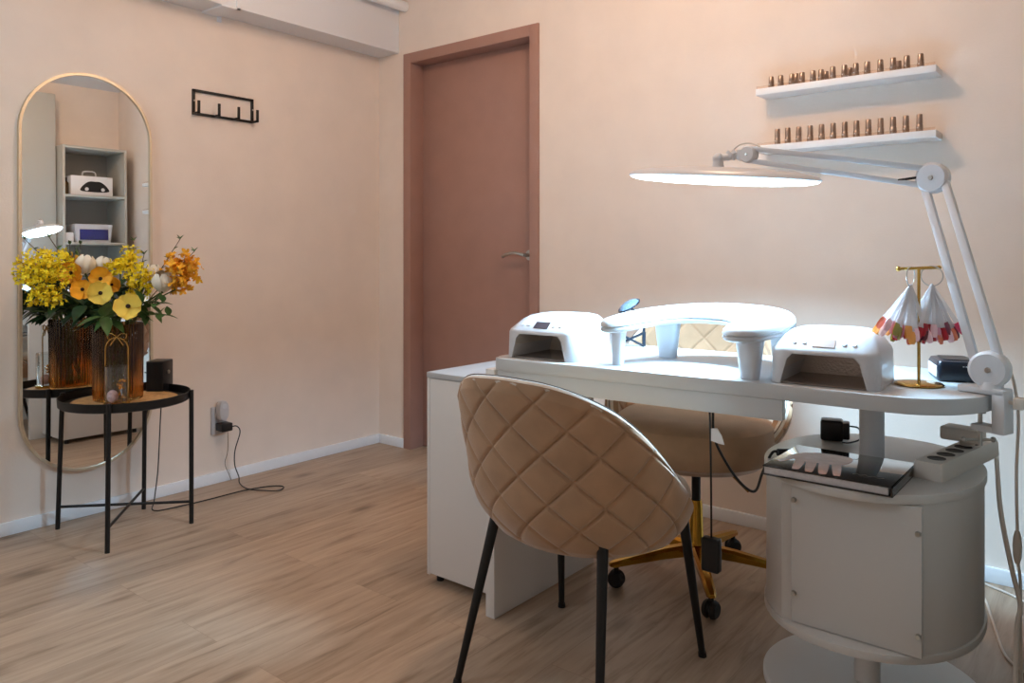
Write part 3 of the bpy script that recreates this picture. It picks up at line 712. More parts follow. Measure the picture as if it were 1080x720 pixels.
pw = thing('power_strip', 'off-white multi-socket power strip lying on the drum pedestal', 'power strip', (2.968, -0.83, ZT), R(-11))
T = basis(pw)
MB().loft([[T @ p for p in rrect(w_, 0.35, 0.006, 4, 0, 0, z)] for w_, z in ((0.062, 0.0005), (0.064, 0.004), (0.060, 0.034), (0.054, 0.040))]).build('housing', M['beige_plastic'], pw)
for k in range(5):
    y = -0.125+0.052*k
    MB().lathe([(0, 0.0402), (0.0165, 0.0402), (0.0175, 0.0408), (0.019, 0.0408), (0.019, 0.039), (0, 0.039)], T @ Vector((0, y, 0)), 28).build('socket', M['socket'], pw)
MB().box((-0.010, 0.135, 0.039), (0.010, 0.160, 0.044), 0.002, 2, T).build('switch', M['beige_plastic'], pw)
sc_pts = [T @ Vector((0.0, 0.174, 0.018)), T @ Vector((0.01, 0.21, 0.014)), at(1055, 536, 1.70), at(1067, 599, 1.65), at(1076, 637, 1.62), at(1073, 661, 1.60), at(1071, 720, 1.57), at(1071, 760, 1.56), (3.12, -1.20, 0.006), (3.15, -1.4, 0.006)]
MB().tube(sc_pts, 0.005, 8, smooth=8).build('power_cord', M['ivory_cable'], pw)
ad = thing('plug_adapter', 'beige plug adapter standing in the power strip', 'plug', T @ Vector((0, 0.055, 0.041)), R(-11)); T2 = basis(ad)
MB().box((-0.052, -0.028, 0.010), (0.034, 0.028, 0.042), 0.006, 3, T2).build('body', M['beige_plastic'], ad)
MB().lathe([(0, 0), (0.016, 0), (0.018, 0.010), (0, 0.010)], T2 @ Vector((0, 0, 0)), 24).build('plug', M['beige_plastic'], ad)
ba = thing('black_adapter', 'black plug-in power adapter lying on the drum behind the book', 'power adapter', (2.665, -0.745, ZT), R(15)); T3 = basis(ba)
MB().box((-0.034, -0.022, 0.0005), (0.022, 0.026, 0.055), 0.006, 3, T3).box((0.020, -0.018, 0.006), (0.038, 0.022, 0.050), 0.004, 2, T3).build('case', M['black_plastic'], ba)
MB().tube([T3 @ Vector((0.036, 0.0, 0.04)), T3 @ Vector((0.06, 0.0, 0.036)), T3 @ Vector((0.064, -0.01, 0.012)), T3 @ Vector((0.04, -0.032, 0.004)), T3 @ Vector((0.02, -0.04, 0.004))], 0.0022, 7, smooth=6).build('cable', M['black_plastic'], ba)

# hanging black power brick and the black lead that reaches the drum
hb = thing('hanging_power_brick', 'black power brick hanging from a cable under the desk', 'power adapter', (2.475, -1.10, 0.27))
MB().box((2.452, -1.113, 0.268), (2.498, -1.087, 0.352), 0.006, 3).build('case', M['black_plastic'], hb)
MB().tube([(2.475, -1.10, 0.35), (2.474, -1.10, 0.5), (2.472, -1.10, 0.62), (2.47, -1.10, 0.671)], 0.0026, 7, smooth=5).build('cable', M['black_plastic'], hb)
tgm = MB().loft([[Vector((2.476, -1.104, 0.592)), Vector((2.476, -1.104, 0.622)), Vector((2.490, -1.10, 0.624)), Vector((2.500, -1.096, 0.606)), Vector((2.506, -1.094, 0.584)), Vector((2.494, -1.098, 0.586))], [Vector((2.476, -1.1025, 0.592)), Vector((2.476, -1.1025, 0.622)), Vector((2.490, -1.0985, 0.624)), Vector((2.500, -1.0945, 0.606)), Vector((2.506, -1.0925, 0.584)), Vector((2.494, -1.0965, 0.586))]])
tgm.build('white_tag', M['card'], hb)
ld = thing('black_lead', 'black lead looping from under desk to its plug on the drum', 'cable', (2.60, -1.06, ZT))
MB().tube([(2.477, -1.095, 0.671), (2.478, -1.09, 0.60), (2.50, -1.075, 0.54), (2.535, -1.06, 0.487), (2.566, -1.05, 0.472), (2.583, -1.045, 0.52), (2.60, -1.03, 0.566), (2.612, -1.02, 0.570)], 0.0034, 8, smooth=7).build('cable', M['black_plastic'], ld)
MB().cyl((2.610, -1.022, 0.568), (2.650, -0.99, 0.568), 0.0095, 0.0085, 14, 0.002).build('plug', M['black_plastic'], ld)
for px_pts, nm, lb in (([(1028, 610), (1045, 618), (1062, 625), (1080, 634), (1110, 650)], 'floor_cable', 'thin white cable on floor close to the back wall'), ([(1030, 620), (1040, 634), (1048, 658), (1060, 690), (1080, 708), (1100, 716)], 'floor_cable', 'thin beige cable curling on floor beside the drum base')):
    pts = [at_z(px, py, 0.0045) for px, py in px_pts]
    tag(MB().tube(pts, 0.0035, 7, smooth=8).build(nm, M['ivory_cable'], loc=(pts[0][0], pts[0][1], 0)), lb, 'cable', 'cables on the floor by the drum')

# ------------------------------------------------------------------ wall shelves with polish bottles
ORD = ['first', 'second', 'third', 'fourth', 'fifth', 'sixth', 'seventh', 'eighth', 'ninth', 'tenth', 'eleventh', 'twelfth', 'thirteenth', 'fourteenth', 'fifteenth', 'sixteenth']
def wall_shelf(x0, x1, z0, z1, label):
    o = thing('wall_shelf', label, 'shelf', ((x0+x1)/2, 0, z0), 0, 'white polish shelves on the back wall')
    MB().box((x0, -0.1, z0), (x1, 0, z1), 0.0015).build('board', M['shelf_white'], o)
    MB().box((x0+0.003, -0.0985, z1), (x1-0.003, -0.0965, z1+0.009)).build('clear_lip', M['acrylic_lip'], o)
    return o
wall_shelf(2.200, 2.796, 1.643, 1.667, 'upper white wall shelf holding short polish bottles')
wall_shelf(2.200, 2.796, 1.432, 1.456, 'lower white wall shelf holding taller polish bottles')
def bottle(x, y, z, h, label, grp, cap='chrome'):
    o = thing('polish_bottle', label, 'bottle', (x, y, z), 0, grp)
    MB().lathe([(0, 0), (0.0095, 0), (0.0105, 0.002), (0.0105, h*0.42), (0.0085, h*0.47), (0, h*0.47)], (x, y, z), 20).build('bottle', M['chrome'], o)
    MB().lathe([(0, h*0.47), (0.0098, h*0.47), (0.0100, h*0.5), (0.0090, h-0.002), (0.008, h), (0, h)], (x, y, z), 20).build('cap', M[cap], o)
    MB().sphere((x-0.004, y-0.0100, z+0.016), 0.0022, 8, (1, 0.4, 1)).build('label_dot', M['card'], o)
def x_at(px, y):
    q = FW+RT*((px-540)/807.0); return (CAM+q*((y-CAM.y)/q.y)).x
UP_PX = [813.5, 823.5, 835, 846, 857.5, 866, 878.4, 890.6, 902.7, 914.7, 928.6, 942, 956.4, 971]
for i, p in enumerate(UP_PX):
    bottle(x_at(p, -0.06), -0.06, 1.6671, 0.046 if i < 6 else 0.050, ORD[i]+' polish bottle from the left in front row of upper shelf', 'polish bottles on the upper shelf')
for i, p in enumerate([839.5, 871, 896.5, 947.5]):
    bottle(x_at(p, -0.03), -0.028, 1.6671, 0.052 if i == 0 else 0.044, ORD[i]+' polish bottle from the left in back row of upper shelf', 'polish bottles on the upper shelf')
LO_PX = [820, 831, 842.5, 854.5, 866.6, 878.8, 891, 903.4, 916, 928.8, 942, 955.5, 969.8]
for i, p in enumerate(LO_PX):
    bottle(x_at(p, -0.06), -0.06, 1.4561, 0.061, ORD[i]+' polish bottle from the left on lower wall shelf', 'polish bottles on the lower shelf')

# ------------------------------------------------------------------ left wall: mirror, hooks, outlet
def stadium(w, h, n=28):
    r = w/2; out = []
    for k in range(n+1): a = PI*k/n; out.append((r*math.cos(a), h/2-r+r*math.sin(a)))
    for k in range(n+1): a = PI+PI*k/n; out.append((r*math.cos(a), -h/2+r+r*math.sin(a)))
    return out
MCY, MCZ, MW, MH = -1.5505, 0.985, 0.503, 1.59
mi = thing('wall_mirror', 'tall pill-shaped mirror in thin brass frame hung on left wall', 'mirror', (0.0, MCY, MCZ-MH/2))
mm = Matrix.Translation((0.017, MCY, MCZ)) @ Matrix.Rotation(R(-0.7), 4, 'Z') @ Matrix.Rotation(R(-0.6), 4, 'Y') @ Matrix(((0, 0, 1, 0), (1, 0, 0, 0), (0, 1, 0, 0), (0, 0, 0, 1)))
so_, si_ = stadium(MW, MH), stadium(MW-0.020, MH-0.020)
fb = MB(); ring = lambda pts, z: [mm @ Vector((a, b, z)) for a, b in pts]
fb.loft([ring(so_, -0.012), ring(so_, 0.012), ring(si_, 0.012), ring(si_, 0.004)], False, False); fb.build('frame', M['brass_frame'], mi)
MB().loft([ring(stadium(MW-0.006, MH-0.006), -0.010), ring(stadium(MW-0.006, MH-0.006), 0.0045)]).build('glass', M['mirror'], mi, smooth=False)

hk = thing('hook_rack', 'black metal wall rack with four hooks right of the mirror', 'hook rack', (0.0, -0.954, 1.68))
y0, y1, z0, z1 = -1.107, -0.801, 1.682, 1.797
f_ = MB(); t = 0.011
f_.box((0.001, y0, z0), (0.012, y1, z0+t), 0.001); f_.box((0.001, y0, z1-t), (0.012, y1, z1), 0.001); f_.box((0.001, y0, z0), (0.012, y0+t, z1), 0.001); f_.box((0.001, y1-t, z0), (0.012, y1, z1), 0.001)
f_.build('frame', M['black_metal'], hk)
for k in range(4):
    y = y0+(y1-y0-t)*k/3
    MB().box((0.008, y, z0), (0.056, y+t, z0+0.009), 0.001).box((0.048, y, z0), (0.056, y+t, z0+0.058), 0.001).build('hook', M['black_metal'], hk)
for y in (y0+t/2, y1-t/2): MB().cyl((0.011, y, 1.745), (0.0145, y, 1.745), 0.004, seg=10).build('screw', M['steel'], hk)

ot = thing('wall_outlet', 'white double wall outlet low on the left wall', 'outlet', (0.0, -0.98, 0.225))
MB().box((0.0005, -1.017, 0.225), (0.011, -0.940, 0.352), 0.004, 3).build('plate', M['white_plastic'], ot)
for z in (0.26, 0.318): MB().lathe([(0, 0.0113), (0.018, 0.0113), (0.02, 0.0125), (0.022, 0.0125), (0.022, 0.010), (0, 0.010)], (0, -0.978, z), 28, Matrix.Rotation(R(90), 4, 'Y')).build('socket', M['white_trim'], ot)
pf = thing('plug_in_freshener', 'white oval plug-in device with round grille in the outlet', 'plug-in device', (0.013, -0.978, 0.29))
MB().loft([[Vector((x, -0.978+p.x, 0.336+p.y)) for p in ell(0.024*k, 0.046*k, 36, 2.6)] for x, k in ((0.013, 0.8), (0.02, 0.95), (0.044, 1.0), (0.054, 0.9), (0.056, 0.7))]).build('body', M['white_plastic'], pf)
MB().cyl((0.0555, -0.978, 0.358), (0.0575, -0.978, 0.358), 0.012, seg=24).build('grille', M['grey_plastic'], pf)
pa = thing('wall_adapter', 'black power adapter plugged low in the wall outlet', 'power adapter', (0.013, -0.978, 0.24))
MB().box((0.013, -1.0, 0.243), (0.070, -0.945, 0.280), 0.005, 3).build('case', M['black_plastic'], pa)
MB().tube([(0.069, -0.955, 0.262), (0.085, -0.935, 0.264), (0.095, -0.925, 0.235), (0.07, -0.935, 0.15), (0.06, -0.93, 0.08), (0.085, -0.925, 0.03), (0.10, -0.93, 0.004), (0.20, -0.955, 0.004), (0.275, -0.93, 0.004), (0.335, -0.88, 0.004), (0.30, -0.835, 0.004), (0.25, -0.87, 0.004), (0.215, -0.98, 0.004), (0.21, -1.14, 0.004), (0.20, -1.25, 0.004), (0.17, -1.36, 0.004), (0.11, -1.33, 0.03), (0.10, -1.31, 0.15), (0.10, -1.30, 0.35), (0.10, -1.29, 0.50), (0.11, -1.285, 0.535), (0.125, -1.288, 0.54)], 0.0025, 7, smooth=6).build('cable', M['black_plastic'], pa)
tag(MB().tube([(0.058, -0.965, 0.248), (0.05, -0.96, 0.15), (0.035, -0.965, 0.09), (0.03, -0.94, 0.03), (0.03, -0.93, 0.005)], 0.0012, 6, smooth=6).build('thin_wire', M['twig'], loc=(0.03, -0.93, 0)), 'thin brown wire hanging below the wall outlet', 'cable')

# ------------------------------------------------------------------ tray table and what stands on it
TC = Vector((0.270, -1.520, 0))
tt = thing('tray_table', 'round black metal tray table in front of the mirror', 'table', TC)
RTY = 0.228
MB().lathe([(0, 0.484), (RTY-0.006, 0.484), (RTY, 0.488), (RTY+0.002, 0.518), (RTY-0.001, 0.519), (RTY-0.004, 0.490), (0, 0.489)], TC, 72).build('tray', M['black_metal'], tt)
feet = [(0.08, -1.69), (0.473, -1.676), (0.105, -1.372), (0.418, -1.335)]
for fx, fy in feet:
    d = (Vector((fx, fy, 0))-TC).normalized(); q = TC+d*(RTY+0.009); f = Vector((fx, fy, 0))
    MB().tube([f, Vector((q.x, q.y, 0.522))], 0.0085, 12).cyl((q.x, q.y, 0.505), (q.x-d.x*0.012, q.y-d.y*0.012, 0.505), 0.005, seg=10).build('leg', M['black_metal'], tt)
for a, b in ((0, 3), (1, 2)):
    pa_, pb_ = Vector((*feet[a], 0.085)), Vector((*feet[b], 0.085))
    MB().tube([pa_, pb_], 0.0055, 10).build('cross_brace', M['black_metal'], tt)
tag(MB().lathe([(0, 0.4895), (0.186, 0.4895), (0.188, 0.492), (0.186, 0.495), (0, 0.495)], (0.268, -1.520, 0), 64).build('round_placemat', M['cork'], loc=(0.268, -1.52, 0.4895)), 'round cork placemat on the black tray', 'placemat')
ZM = 0.4955
VC = Vector((0.240, -1.535, ZM))
va = MB().lathe([(0, 0), (0.082, 0), (0.0855, 0.004), (0.0865, 0.02), (0.0885, 0.29), (0.0875, 0.292), (0.0845, 0.29), (0.0825, 0.02), (0.078, 0.012), (0, 0.012)], VC, 288, None, (44, 0.018)).build('ribbed_vase', M['amber_glass'], loc=VC, ang=80)
tag(va, 'ribbed amber glass vase holding flowers on the tray table', 'vase')

spk = thing('speaker', 'small black box speaker on the tray behind the vase', 'speaker', (0.165, -1.330, 0.4895), R(-14)); T = basis(spk)
sx = Matrix.Translation((0.165, -1.335, 0.490)) @ Matrix.Rotation(R(36), 4, 'Z')
spk.location = (0.165, -1.335, 0.490); spk.rotation_euler = (0, 0, R(36))
MB().box((-0.036, -0.042, 0.0), (0.036, 0.042, 0.128), 0.004, 2, sx).build('cabinet', M['black_plastic'], spk)
MB().box((-0.032, -0.0445, 0.006), (0.032, -0.0415, 0.122), 0.001, 2, sx).build('grille', M['black_fabric'], spk)
MB().lathe([(0, 0), (0.008, 0), (0.008, 0.004), (0, 0.005)], sx @ Vector((0.036, 0.0, 0.08)), 16, Matrix.Rotation(R(36), 4, 'Z') @ Matrix.Rotation(R(90), 4, 'Y')).build('knob', M['steel'], spk)

CP = Vector((0.362, -1.594, ZM))
gl = thing('candle_glass', 'clear glass candle holder with a gold wire arch and bow', 'candle holder', CP)
MB().lathe([(0, 0), (0.043, 0), (0.044, 0.003), (0.044, 0.008), (0.042, 0.010), (0, 0.010)], CP, 40).build('base', M['brass'], gl)
MB().lathe([(0, 0.0105), (0.0385, 0.0105), (0.040, 0.013), (0.040, 0.145), (0.0388, 0.146), (0.0380, 0.145), (0.0376, 0.016), (0, 0.015)], CP, 40).build('glass', M['clear_glass'], gl)
wx = RT*0.0425
arch = [CP-wx+UP*0.008, CP-wx+UP*0.20]
arch += [CP-wx*math.cos(a)+UP*(0.205+0.045*math.sin(a)) for a in [PI*k/14 for k in range(1, 14)]]+[CP+wx+UP*0.20, CP+wx+UP*0.008]
MB().tube(arch, 0.0026, 8).build('wire_arch', M['brass'], gl)
bc = CP+UP*0.252
bw_ = MB()
for s in (-1, 1):
    bw_.tube([bc, bc+RT*s*0.018+UP*0.012, bc+RT*s*0.034+UP*0.010, bc+RT*s*0.032-UP*0.006, bc+RT*s*0.014-UP*0.006, bc], 0.0024, 7, smooth=5)
    bw_.tube([bc, bc+RT*s*0.012-UP*0.014, bc+RT*s*0.024-UP*0.032], 0.0024, 7, smooth=4)
bw_.sphere(bc, 0.005); bw_.build('bow', M['brass'], gl)
tag(MB().sphere(CP+UP*0.037-RT*0.016, 0.0205, 18, (0.95, 0.95, 1.08)).build('rose_ball', M['candle'], loc=CP+UP*0.0158-RT*0.016), 'pink and white ball inside the candle glass', 'ornament')
tr = MB(); rn = random.Random(5)
for k in range(16):
    a = rn.uniform(0, 6.28); r_ = rn.uniform(0.002, 0.014); b = CP+RT*0.016+Vector((math.cos(a)*r_, math.sin(a)*r_, 0.020+rn.uniform(0, 0.075)))
    tr.sphere(b, rn.uniform(0.003, 0.0065), 8, (1, 1, 0.8))
    tr.tube([b, b+Vector((rn.uniform(-.01, .01), rn.uniform(-.01, .01), rn.uniform(-.02, .01)))], 0.0012, 5)
tag(tr.build('foil_sprig', M['tinsel'], loc=CP+UP*0.0158+RT*0.016), 'gold foil sprig inside the candle glass', 'ornament')

# ------------------------------------------------------------------ the flowers
fl = random.Random(11)
def stem_to(head, k, r, parent, mtl='stem'):
    a = fl.uniform(0, 6.28); q = 0.045
    base = VC+Vector((math.cos(a)*q, math.sin(a)*q, 0.016)); d = (head-VC); d.z = 0
    mouth = VC+UP*0.285+(d.normalized()*min(0.066, d.length*0.6))
    mid = mouth.lerp(head, 0.5)+UP*0.02
    MB().tube([base, mouth, mid, head], r, 7, smooth=6).build('stem', M[mtl], parent)
    return mouth, mid
def leaf_mesh(mb, p, d, L, W, fold=0.25, curl=0.3):
    d = Vector(d).normalized(); s = d.cross(UP)
    s = s.normalized() if s.length > 1e-3 else Vector((1, 0, 0)); n = s.cross(d).normalized()
    rows = []
    for k in range(7):
        u = k/6; w_ = W*math.sin(PI*min(1, 0.06+u*0.94)**0.8)*(1-0.15*u); c = Vector(p)+d*L*u-UP*curl*L*u*u*0.5+n*0
        rows.append([c-s*w_+n*fold*w_, c-s*w_*0.5+n*fold*w_*0.4, c, c+s*w_*0.5+n*fold*w_*0.4, c+s*w_+n*fold*w_])
    lo = [[q-n*0.0006 for q in r] for r in rows]
    t = MB(); t.grid(rows); t.grid([list(reversed(r)) for r in lo])
    me = bpy.data.meshes.new('t'); t.b.to_mesh(me); t.b.free(); mb.b.from_mesh(me); bpy.data.meshes.remove(me)
def petal_rows(c, f, out, up_, L, W, cup):
    rows = []
    for k in range(8):
        u = k/7; w_ = W*(0.22+0.78*math.sin(PI*0.5*min(1.0, u/0.62)))*math.sqrt(max(0.0, 1-max(0, (u-0.62)/0.40)**2))
        p = c+out*L*u+f*cup*L*(u**1.5)
        rows.append([p+up_*w_*x-out*L*0.10*x*x*u+f*(0.22*W*x*x*u+0.003*math.sin(9*x+4*u)*u) for x in (-1, -0.66, -0.33, 0, 0.33, 0.66, 1)])
    return rows
def poppy(px, py, dep, rad, mtl, label, cup=0.35, face=None):
    h = at(px, py, dep); o = thing('poppy', label, 'flower', VC, 0, 'yellow and orange poppies in the vase')
    f = (face or (CAM-h)+Vector((fl.uniform(-.5, .5), fl.uniform(-.5, .5), fl.uniform(-.3, .6)))).normalized()
    stem_to(h-f*0.004, 0, 0.0028, o)
    e1 = f.orthogonal().normalized(); e2 = f.cross(e1)
    mb = MB(); rot0 = fl.uniform(0, 6.28)
    for k in range(5):
        a = rot0+2*PI*k/5; out = e1*math.cos(a)+e2*math.sin(a); ac = e2*math.cos(a)-e1*math.sin(a)
        rows = petal_rows(h+f*0.0045*(k % 2), f, out, ac, rad*fl.uniform(0.92, 1.08), rad*0.70, cup*(1.7 if k % 2 else 0.55)*fl.uniform(0.8, 1.2))
        mb.grid(rows); mb.grid([[q-f*0.0009 for q in reversed(r)] for r in rows])
    mb.build('petals', M[mtl], o, ang=80)
    MB().sphere(h+f*0.005, rad*0.17, 12).build('flower_eye', M['eye'], o)
def tulip(px, py, dep, rad, label, up_=None):
    h = at(px, py, dep); o = thing('white_tulip', label, 'flower', VC, 0, 'cream white tulips in the vase')
    stem_to(h-UP*rad*0.9, 0, 0.0032, o)
    d = (up_ or (UP+Vector((fl.uniform(-.4, .4), fl.uniform(-.4, .4), 0)))).normalized(); e1 = d.orthogonal().normalized(); e2 = d.cross(e1); mb = MB()
    for k in range(6):
        a = 2*PI*k/6; rows = []
        for j in range(8):
            u = j/7; rr_ = rad*(0.15+0.85*math.sin(PI*(0.08+0.76*u)))*(0.90 if k % 2 else 1.0); z = -rad+1.95*rad*u; wd = 0.70*math.sqrt(max(0.02, 1-((u-0.52)/0.53)**2))
            rows.append([h+d*z+(e1*math.cos(a+x*wd)+e2*math.sin(a+x*wd))*rr_ for x in (-1, -0.5, 0, 0.5, 1)])
        mb.grid(rows); mb.grid([[q-(q-h).normalized()*0.001 for q in reversed(r)] for r in rows])
    mb.build('petals', M['cream'], o, ang=80)
def cluster(px, py, dep, spread, n, mtl, label, size=0.0085):
    h = at(px, py, dep); o = thing('yellow_blossom_spray', label, 'flower', VC, 0, 'yellow blossom sprays in the vase')
    mouth, mid = stem_to(h-UP*spread[2]*0.6, 0, 0.0026, o)
    mb = MB(); tw = MB()
    for k in range(n):
        v = Vector((fl.gauss(0, 0.42), fl.gauss(0, 0.42), fl.gauss(0, 0.42)))
        if v.length > 1: v.normalize()
        p = h+RT*v.x*spread[0]+FW*v.y*spread[1]+UP*v.z*spread[2]
        q = size*fl.uniform(0.6, 1.15)
        f = Vector((fl.gauss(0, 1), fl.gauss(0, 1), fl.gauss(0, 1))).normalized(); e1 = f.orthogonal().normalized(); e2 = f.cross(e1)
        for j in range(4):
            a = PI/2*j; out = e1*math.cos(a)+e2*math.sin(a); ac = e2*math.cos(a)-e1*math.sin(a)
            mb.grid([[p-ac*q*0.2, p+ac*q*0.2], [p+out*q*0.7-ac*q*0.5+f*q*0.2, p+out*q*0.7+ac*q*0.5+f*q*0.2], [p+out*q*1.25-ac*q*0.2+f*q*0.45, p+out*q*1.25+ac*q*0.2+f*q*0.45]])
        if k % 9 == 0: tw.tube([h-UP*spread[2]*0.6, (h+p)/2-UP*0.006, p], 0.001, 5, smooth=3)
    b_ = mb.build('blossoms', M[mtl], o, ang=80); b_['kind'] = 'stuff'
    tw.build('twig', M['stem'], o)
def leafy(px, py, dep, n, L, W, label, mtl='leaf', name='leafy_stem'):
    h = at(px, py, dep); o = thing(name, label, 'foliage', VC, 0, 'green leafy stems in the vase')
    mouth, mid = stem_to(h, 0, 0.0022, o)
    mb = MB()
    for k in range(n):
        u = 0.15+0.85*k/max(1, n-1); p = mouth.lerp(mid, u*2) if u < 0.5 else mid.lerp(h, u*2-1)
        d = (h-mouth).normalized(); a = 2.4*k; e1 = d.orthogonal().normalized(); e2 = d.cross(e1)
        leaf_mesh(mb, p, d*0.55+(e1*math.cos(a)+e2*math.sin(a))*0.9, L*fl.uniform(0.7, 1.1), W*fl.uniform(0.8, 1.1))
    mb.build('leaves', M[mtl], o, ang=80)
def budtwig(px, py, dep, label, blooms=2, mtl='orange', tip=None):
    h = at(px, py, dep); o = thing('bud_twig', label, 'twig', VC, 0, 'budding twigs in the vase')
    mouth, mid = stem_to(h, 0, lambda u: 0.0024-0.0012*u, o, 'twig')
    mb = MB(); lb_ = MB()
    for k in range(5):
        u = 0.5+0.5*k/4; p = mid.lerp(h, u*2-1) if u > 0.5 else mid
        s = RT*(0.02 if k % 2 else -0.02)+UP*0.012+FW*fl.uniform(-.01, .01)
        leaf_mesh(lb_, p, s, 0.022, 0.006)
        lb_.tube([p, p+s*0.6], 0.001, 5)
    for dx in (-0.6, 0.7): leaf_mesh(lb_, h, UP+RT*dx, 0.024, 0.006)
    lb_.build('leaves', M['leaf'], o, ang=80)
    if blooms:
        for k in range(blooms):
            p = mid.lerp(h, 0.15+0.4*k)+RT*0.008*(1 if k % 2 else -1)
            for j in range(5): mb.sphere(p+Vector((fl.uniform(-.012, .012), fl.uniform(-.012, .012), fl.uniform(-.008, .012))), 0.008, 8, (1, 1, 1.1))
        mb.build('buds', M[mtl], o)
# sprays
cluster(46, 285, 2.70, (0.105, 0.06, 0.078), 520, 'yellow', 'large bright yellow blossom spray at far left of bouquet', 0.0082)
cluster(47, 313, 2.70, (0.075, 0.05, 0.042), 120, 'yellow', 'small yellow blossom spray drooping below the large left one', 0.009)
cluster(127, 281, 2.86, (0.055, 0.04, 0.035), 110, 'yellow', 'yellow blossom spray at centre of bouquet above the pale poppy', 0.009)
cluster(148, 296, 2.84, (0.055, 0.04, 0.085), 170, 'yellow', 'tall yellow blossom spray between pale poppy and right white tulips', 0.009)
cluster(138, 272, 2.9, (0.045, 0.03, 0.05), 80, 'yellow', 'upright yellow blossom spray at top centre of bouquet', 0.0085)
cluster(192, 284, 2.84, (0.075, 0.05, 0.065), 120, 'orange', 'orange blossom spray at far right of bouquet', 0.014)
cluster(185, 300, 2.86, (0.07, 0.04, 0.03), 40, 'orange', 'loose orange petals low at right of bouquet', 0.013)
poppy(75, 288, 2.80, 0.042, 'orange', 'orange poppy left of the white tulips', 0.45)
poppy(106, 294, 2.72, 0.040, 'orange', 'orange poppy with dark eye, upper of the central three', 0.35)
poppy(87, 305, 2.70, 0.038, 'orange', 'orange poppy turned aside, lower left of the central three', 0.5)
poppy(106, 309, 2.66, 0.042, 'pale_yellow', 'yellow poppy with dark eye just below the orange ones', 0.3)
poppy(135, 323, 2.64, 0.046, 'pale_yellow', 'pale yellow poppy lowest and nearest in the bouquet', 0.25)
poppy(118, 300, 2.80, 0.030, 'orange', 'half-hidden orange poppy right of the central three', 0.7)
tulip(90, 279, 2.86, 0.036, 'cream tulip left of the yellow centre spray, first from left')
tulip(109, 279, 2.90, 0.032, 'cream tulip at top centre beside the yellow spray')
tulip(160, 288, 2.92, 0.036, 'cream tulip right of the tall yellow spray, behind its neighbour')
tulip(172, 297, 2.84, 0.040, 'cream tulip nearest the orange spray on the right')
budtwig(190, 252, 2.90, 'tallest budding twig at right of the bouquet', 2, 'orange')
budtwig(205, 265, 2.86, 'short budding twig beyond the orange spray at far right', 0)
budtwig(26, 252, 2.72, 'bare budding twig at far left above yellow spray', 0)
budtwig(52, 250, 2.76, 'budding twig with yellow buds left of the centre', 2, 'yellow')
budtwig(141, 254, 2.92, 'slim twig with single leaf at top centre', 0)
budtwig(152, 268, 2.9, 'slim leaning twig right of the top centre', 0)
for i, (px, py, dep, n, L, W, lb, mt_) in enumerate([
    (44, 308, 2.72, 12, 0.085, 0.024, 'dark leafy stem under the large left spray', 'leaf_dark'), (34, 328, 2.72, 10, 0.065, 0.020, 'drooping leafy stem at lower left of bouquet', 'leaf_dark'), (62, 322, 2.76, 12, 0.085, 0.026, 'dark leafy stem left of the vase mouth', 'leaf_dark'),
    (88, 322, 2.76, 12, 0.10, 0.030, 'broad-leaved stem in front above the vase rim', 'leaf_dark'), (108, 334, 2.70, 10, 0.08, 0.026, 'broad-leaved stem hanging over the front vase rim', 'leaf'), (128, 300, 2.84, 12, 0.085, 0.024, 'dark leafy stem behind the pale poppy', 'leaf_dark'),
    (150, 318, 2.80, 12, 0.08, 0.022, 'leafy stem right of the pale poppy', 'leaf'), (172, 318, 2.80, 12, 0.055, 0.016, 'feathery leafy stem under the right tulips', 'leaf'), (178, 332, 2.78, 12, 0.05, 0.016, 'lowest leafy stem drooping at right of bouquet', 'leaf'),
    (100, 290, 2.92, 12, 0.085, 0.024, 'dark leafy stem at the back of the bouquet', 'leaf_dark'), (72, 300, 2.86, 12, 0.08, 0.024, 'dark leafy stem at back left next to the mirror', 'leaf_dark'), (80, 262, 2.96, 9, 0.035, 0.010, 'small-leaved sprig rising above the orange poppy', 'leaf')]):
    leafy(px, py, dep, n, L, W, lb, mt_)

# ------------------------------------------------------------------ right side of the room, seen in the mirror
SX = 3.09
su = thing('shelf_unit', 'tall grey open shelf unit reflected in the mirror', 'shelf unit', (3.26, -0.328, 0))
y0, y1 = -0.565, -0.09
MB().box((3.425, y0+0.019, 0.0), (3.435, y1-0.019, 1.96)).build('back_panel', M['dark_board'], su)
for y in (y0, y1-0.019): MB().box((SX, y, 0), (3.435, y+0.019, 1.96), 0.001).build('side_panel', M['grey_board'], su)
for z in (0.06, 0.44, 0.82, 1.195, 1.565, 1.941):
    MB().box((SX+0.002, y0+0.019, z), (3.425, y1-0.019, z+0.019), 0.001).build('shelf_board', M['grey_board'], su)
wr = thing('wardrobe', 'tall plain grey wardrobe reflected at left in the mirror', 'wardrobe', (3.30, -1.15, 0))
MB().box((3.215, -1.62, 0.0), (3.44, -0.572, 2.36), 0.002).build('carcass', M['grey_board'], wr)
for a, b in ((-1.618, -1.10), (-1.097, -0.574)):
    dd = MB().box((3.197, a, 0.06), (3.215, b, 2.355), 0.002).build('door', M['grey_board'], wr)
bx = thing('carton', 'white carton with handle and black lamp picture on shelf, in mirror', 'box', (3.25, -0.325, 1.584))
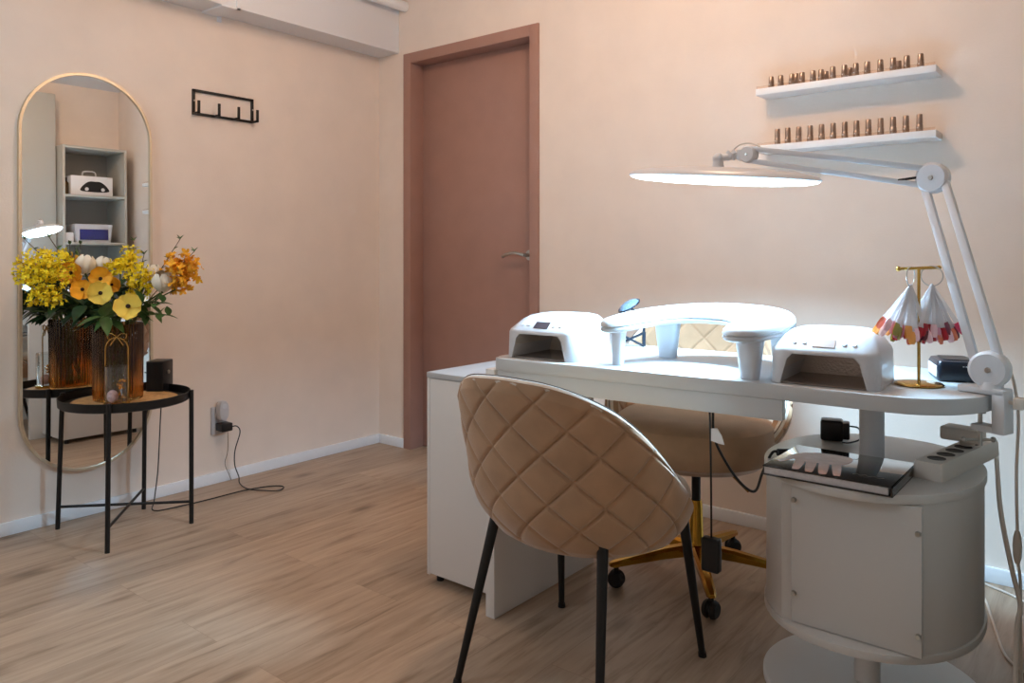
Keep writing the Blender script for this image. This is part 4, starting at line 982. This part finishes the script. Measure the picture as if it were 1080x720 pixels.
MB().box((3.14, -0.490, 1.5845), (3.36, -0.180, 1.735), 0.002).build('box', M['card'], bx)
MB().tube([(3.2, -0.385, 1.734), (3.2, -0.375, 1.775), (3.2, -0.295, 1.775), (3.2, -0.285, 1.734)], 0.006, 8, smooth=5).build('handle', M['white_plastic'], bx)
mp_ = Matrix(((0, 0, -1, 3.1396), (1, 0, 0, -0.315), (0, 1, 0, 1.645), (0, 0, 0, 1)))
MB().prism(spl2([(-0.09, -0.03), (0.09, -0.03), (0.10, 0.0), (0.05, 0.045), (0, 0.05), (-0.05, 0.045), (-0.10, 0.0)], 4), 0, 0.0008, 0, mp_).build('picture', M['print_black'], bx)
for s in (-1, 1): MB().lathe([(0, 0), (0.014, 0), (0.014, 0.001), (0, 0.001)], (0, 0, 0), 16).xform(mp_ @ Matrix.Translation((0.06*s, -0.012, 0.0008))).build('picture_spot', M['card'], bx)
sb = thing('spray_bottle', 'small bottle beside the white carton on shelf, in mirror', 'bottle', (3.16, -0.518, 1.584))
MB().lathe([(0, 0.0005), (0.018, 0.0005), (0.02, 0.003), (0.02, 0.09), (0.008, 0.105), (0, 0.105)], (3.16, -0.518, 1.584), 20).build('bottle', M['amber_glass'], sb)
MB().lathe([(0, 0.105), (0.008, 0.105), (0.008, 0.13), (0, 0.13)], (3.16, -0.518, 1.584), 16).build('cap', M['black_plastic'], sb)
uv = thing('steriliser_case', 'white steriliser case with deep blue window on shelf, in mirror', 'steriliser', (3.25, -0.325, 1.214))
MB().loft([rrect(0.2, w_, 0.012, 4, 3.235, -0.325, z) for w_, z in ((0.25, 1.2145), (0.26, 1.219), (0.285, 1.33), (0.288, 1.352), (0.28, 1.358))]).build('case', M['white_plastic'], uv)
MB().box((3.128, -0.430, 1.235), (3.142, -0.220, 1.318), 0.003).build('window', M['print_blue'], uv)
wb = tag(MB().box((3.13, -0.540, 1.2145), (3.25, -0.475, 1.29), 0.006, 3).build('tissue_box', M['card'], loc=(3.19, -0.507, 1.2145)), 'small white box left of steriliser on shelf, in mirror', 'box')
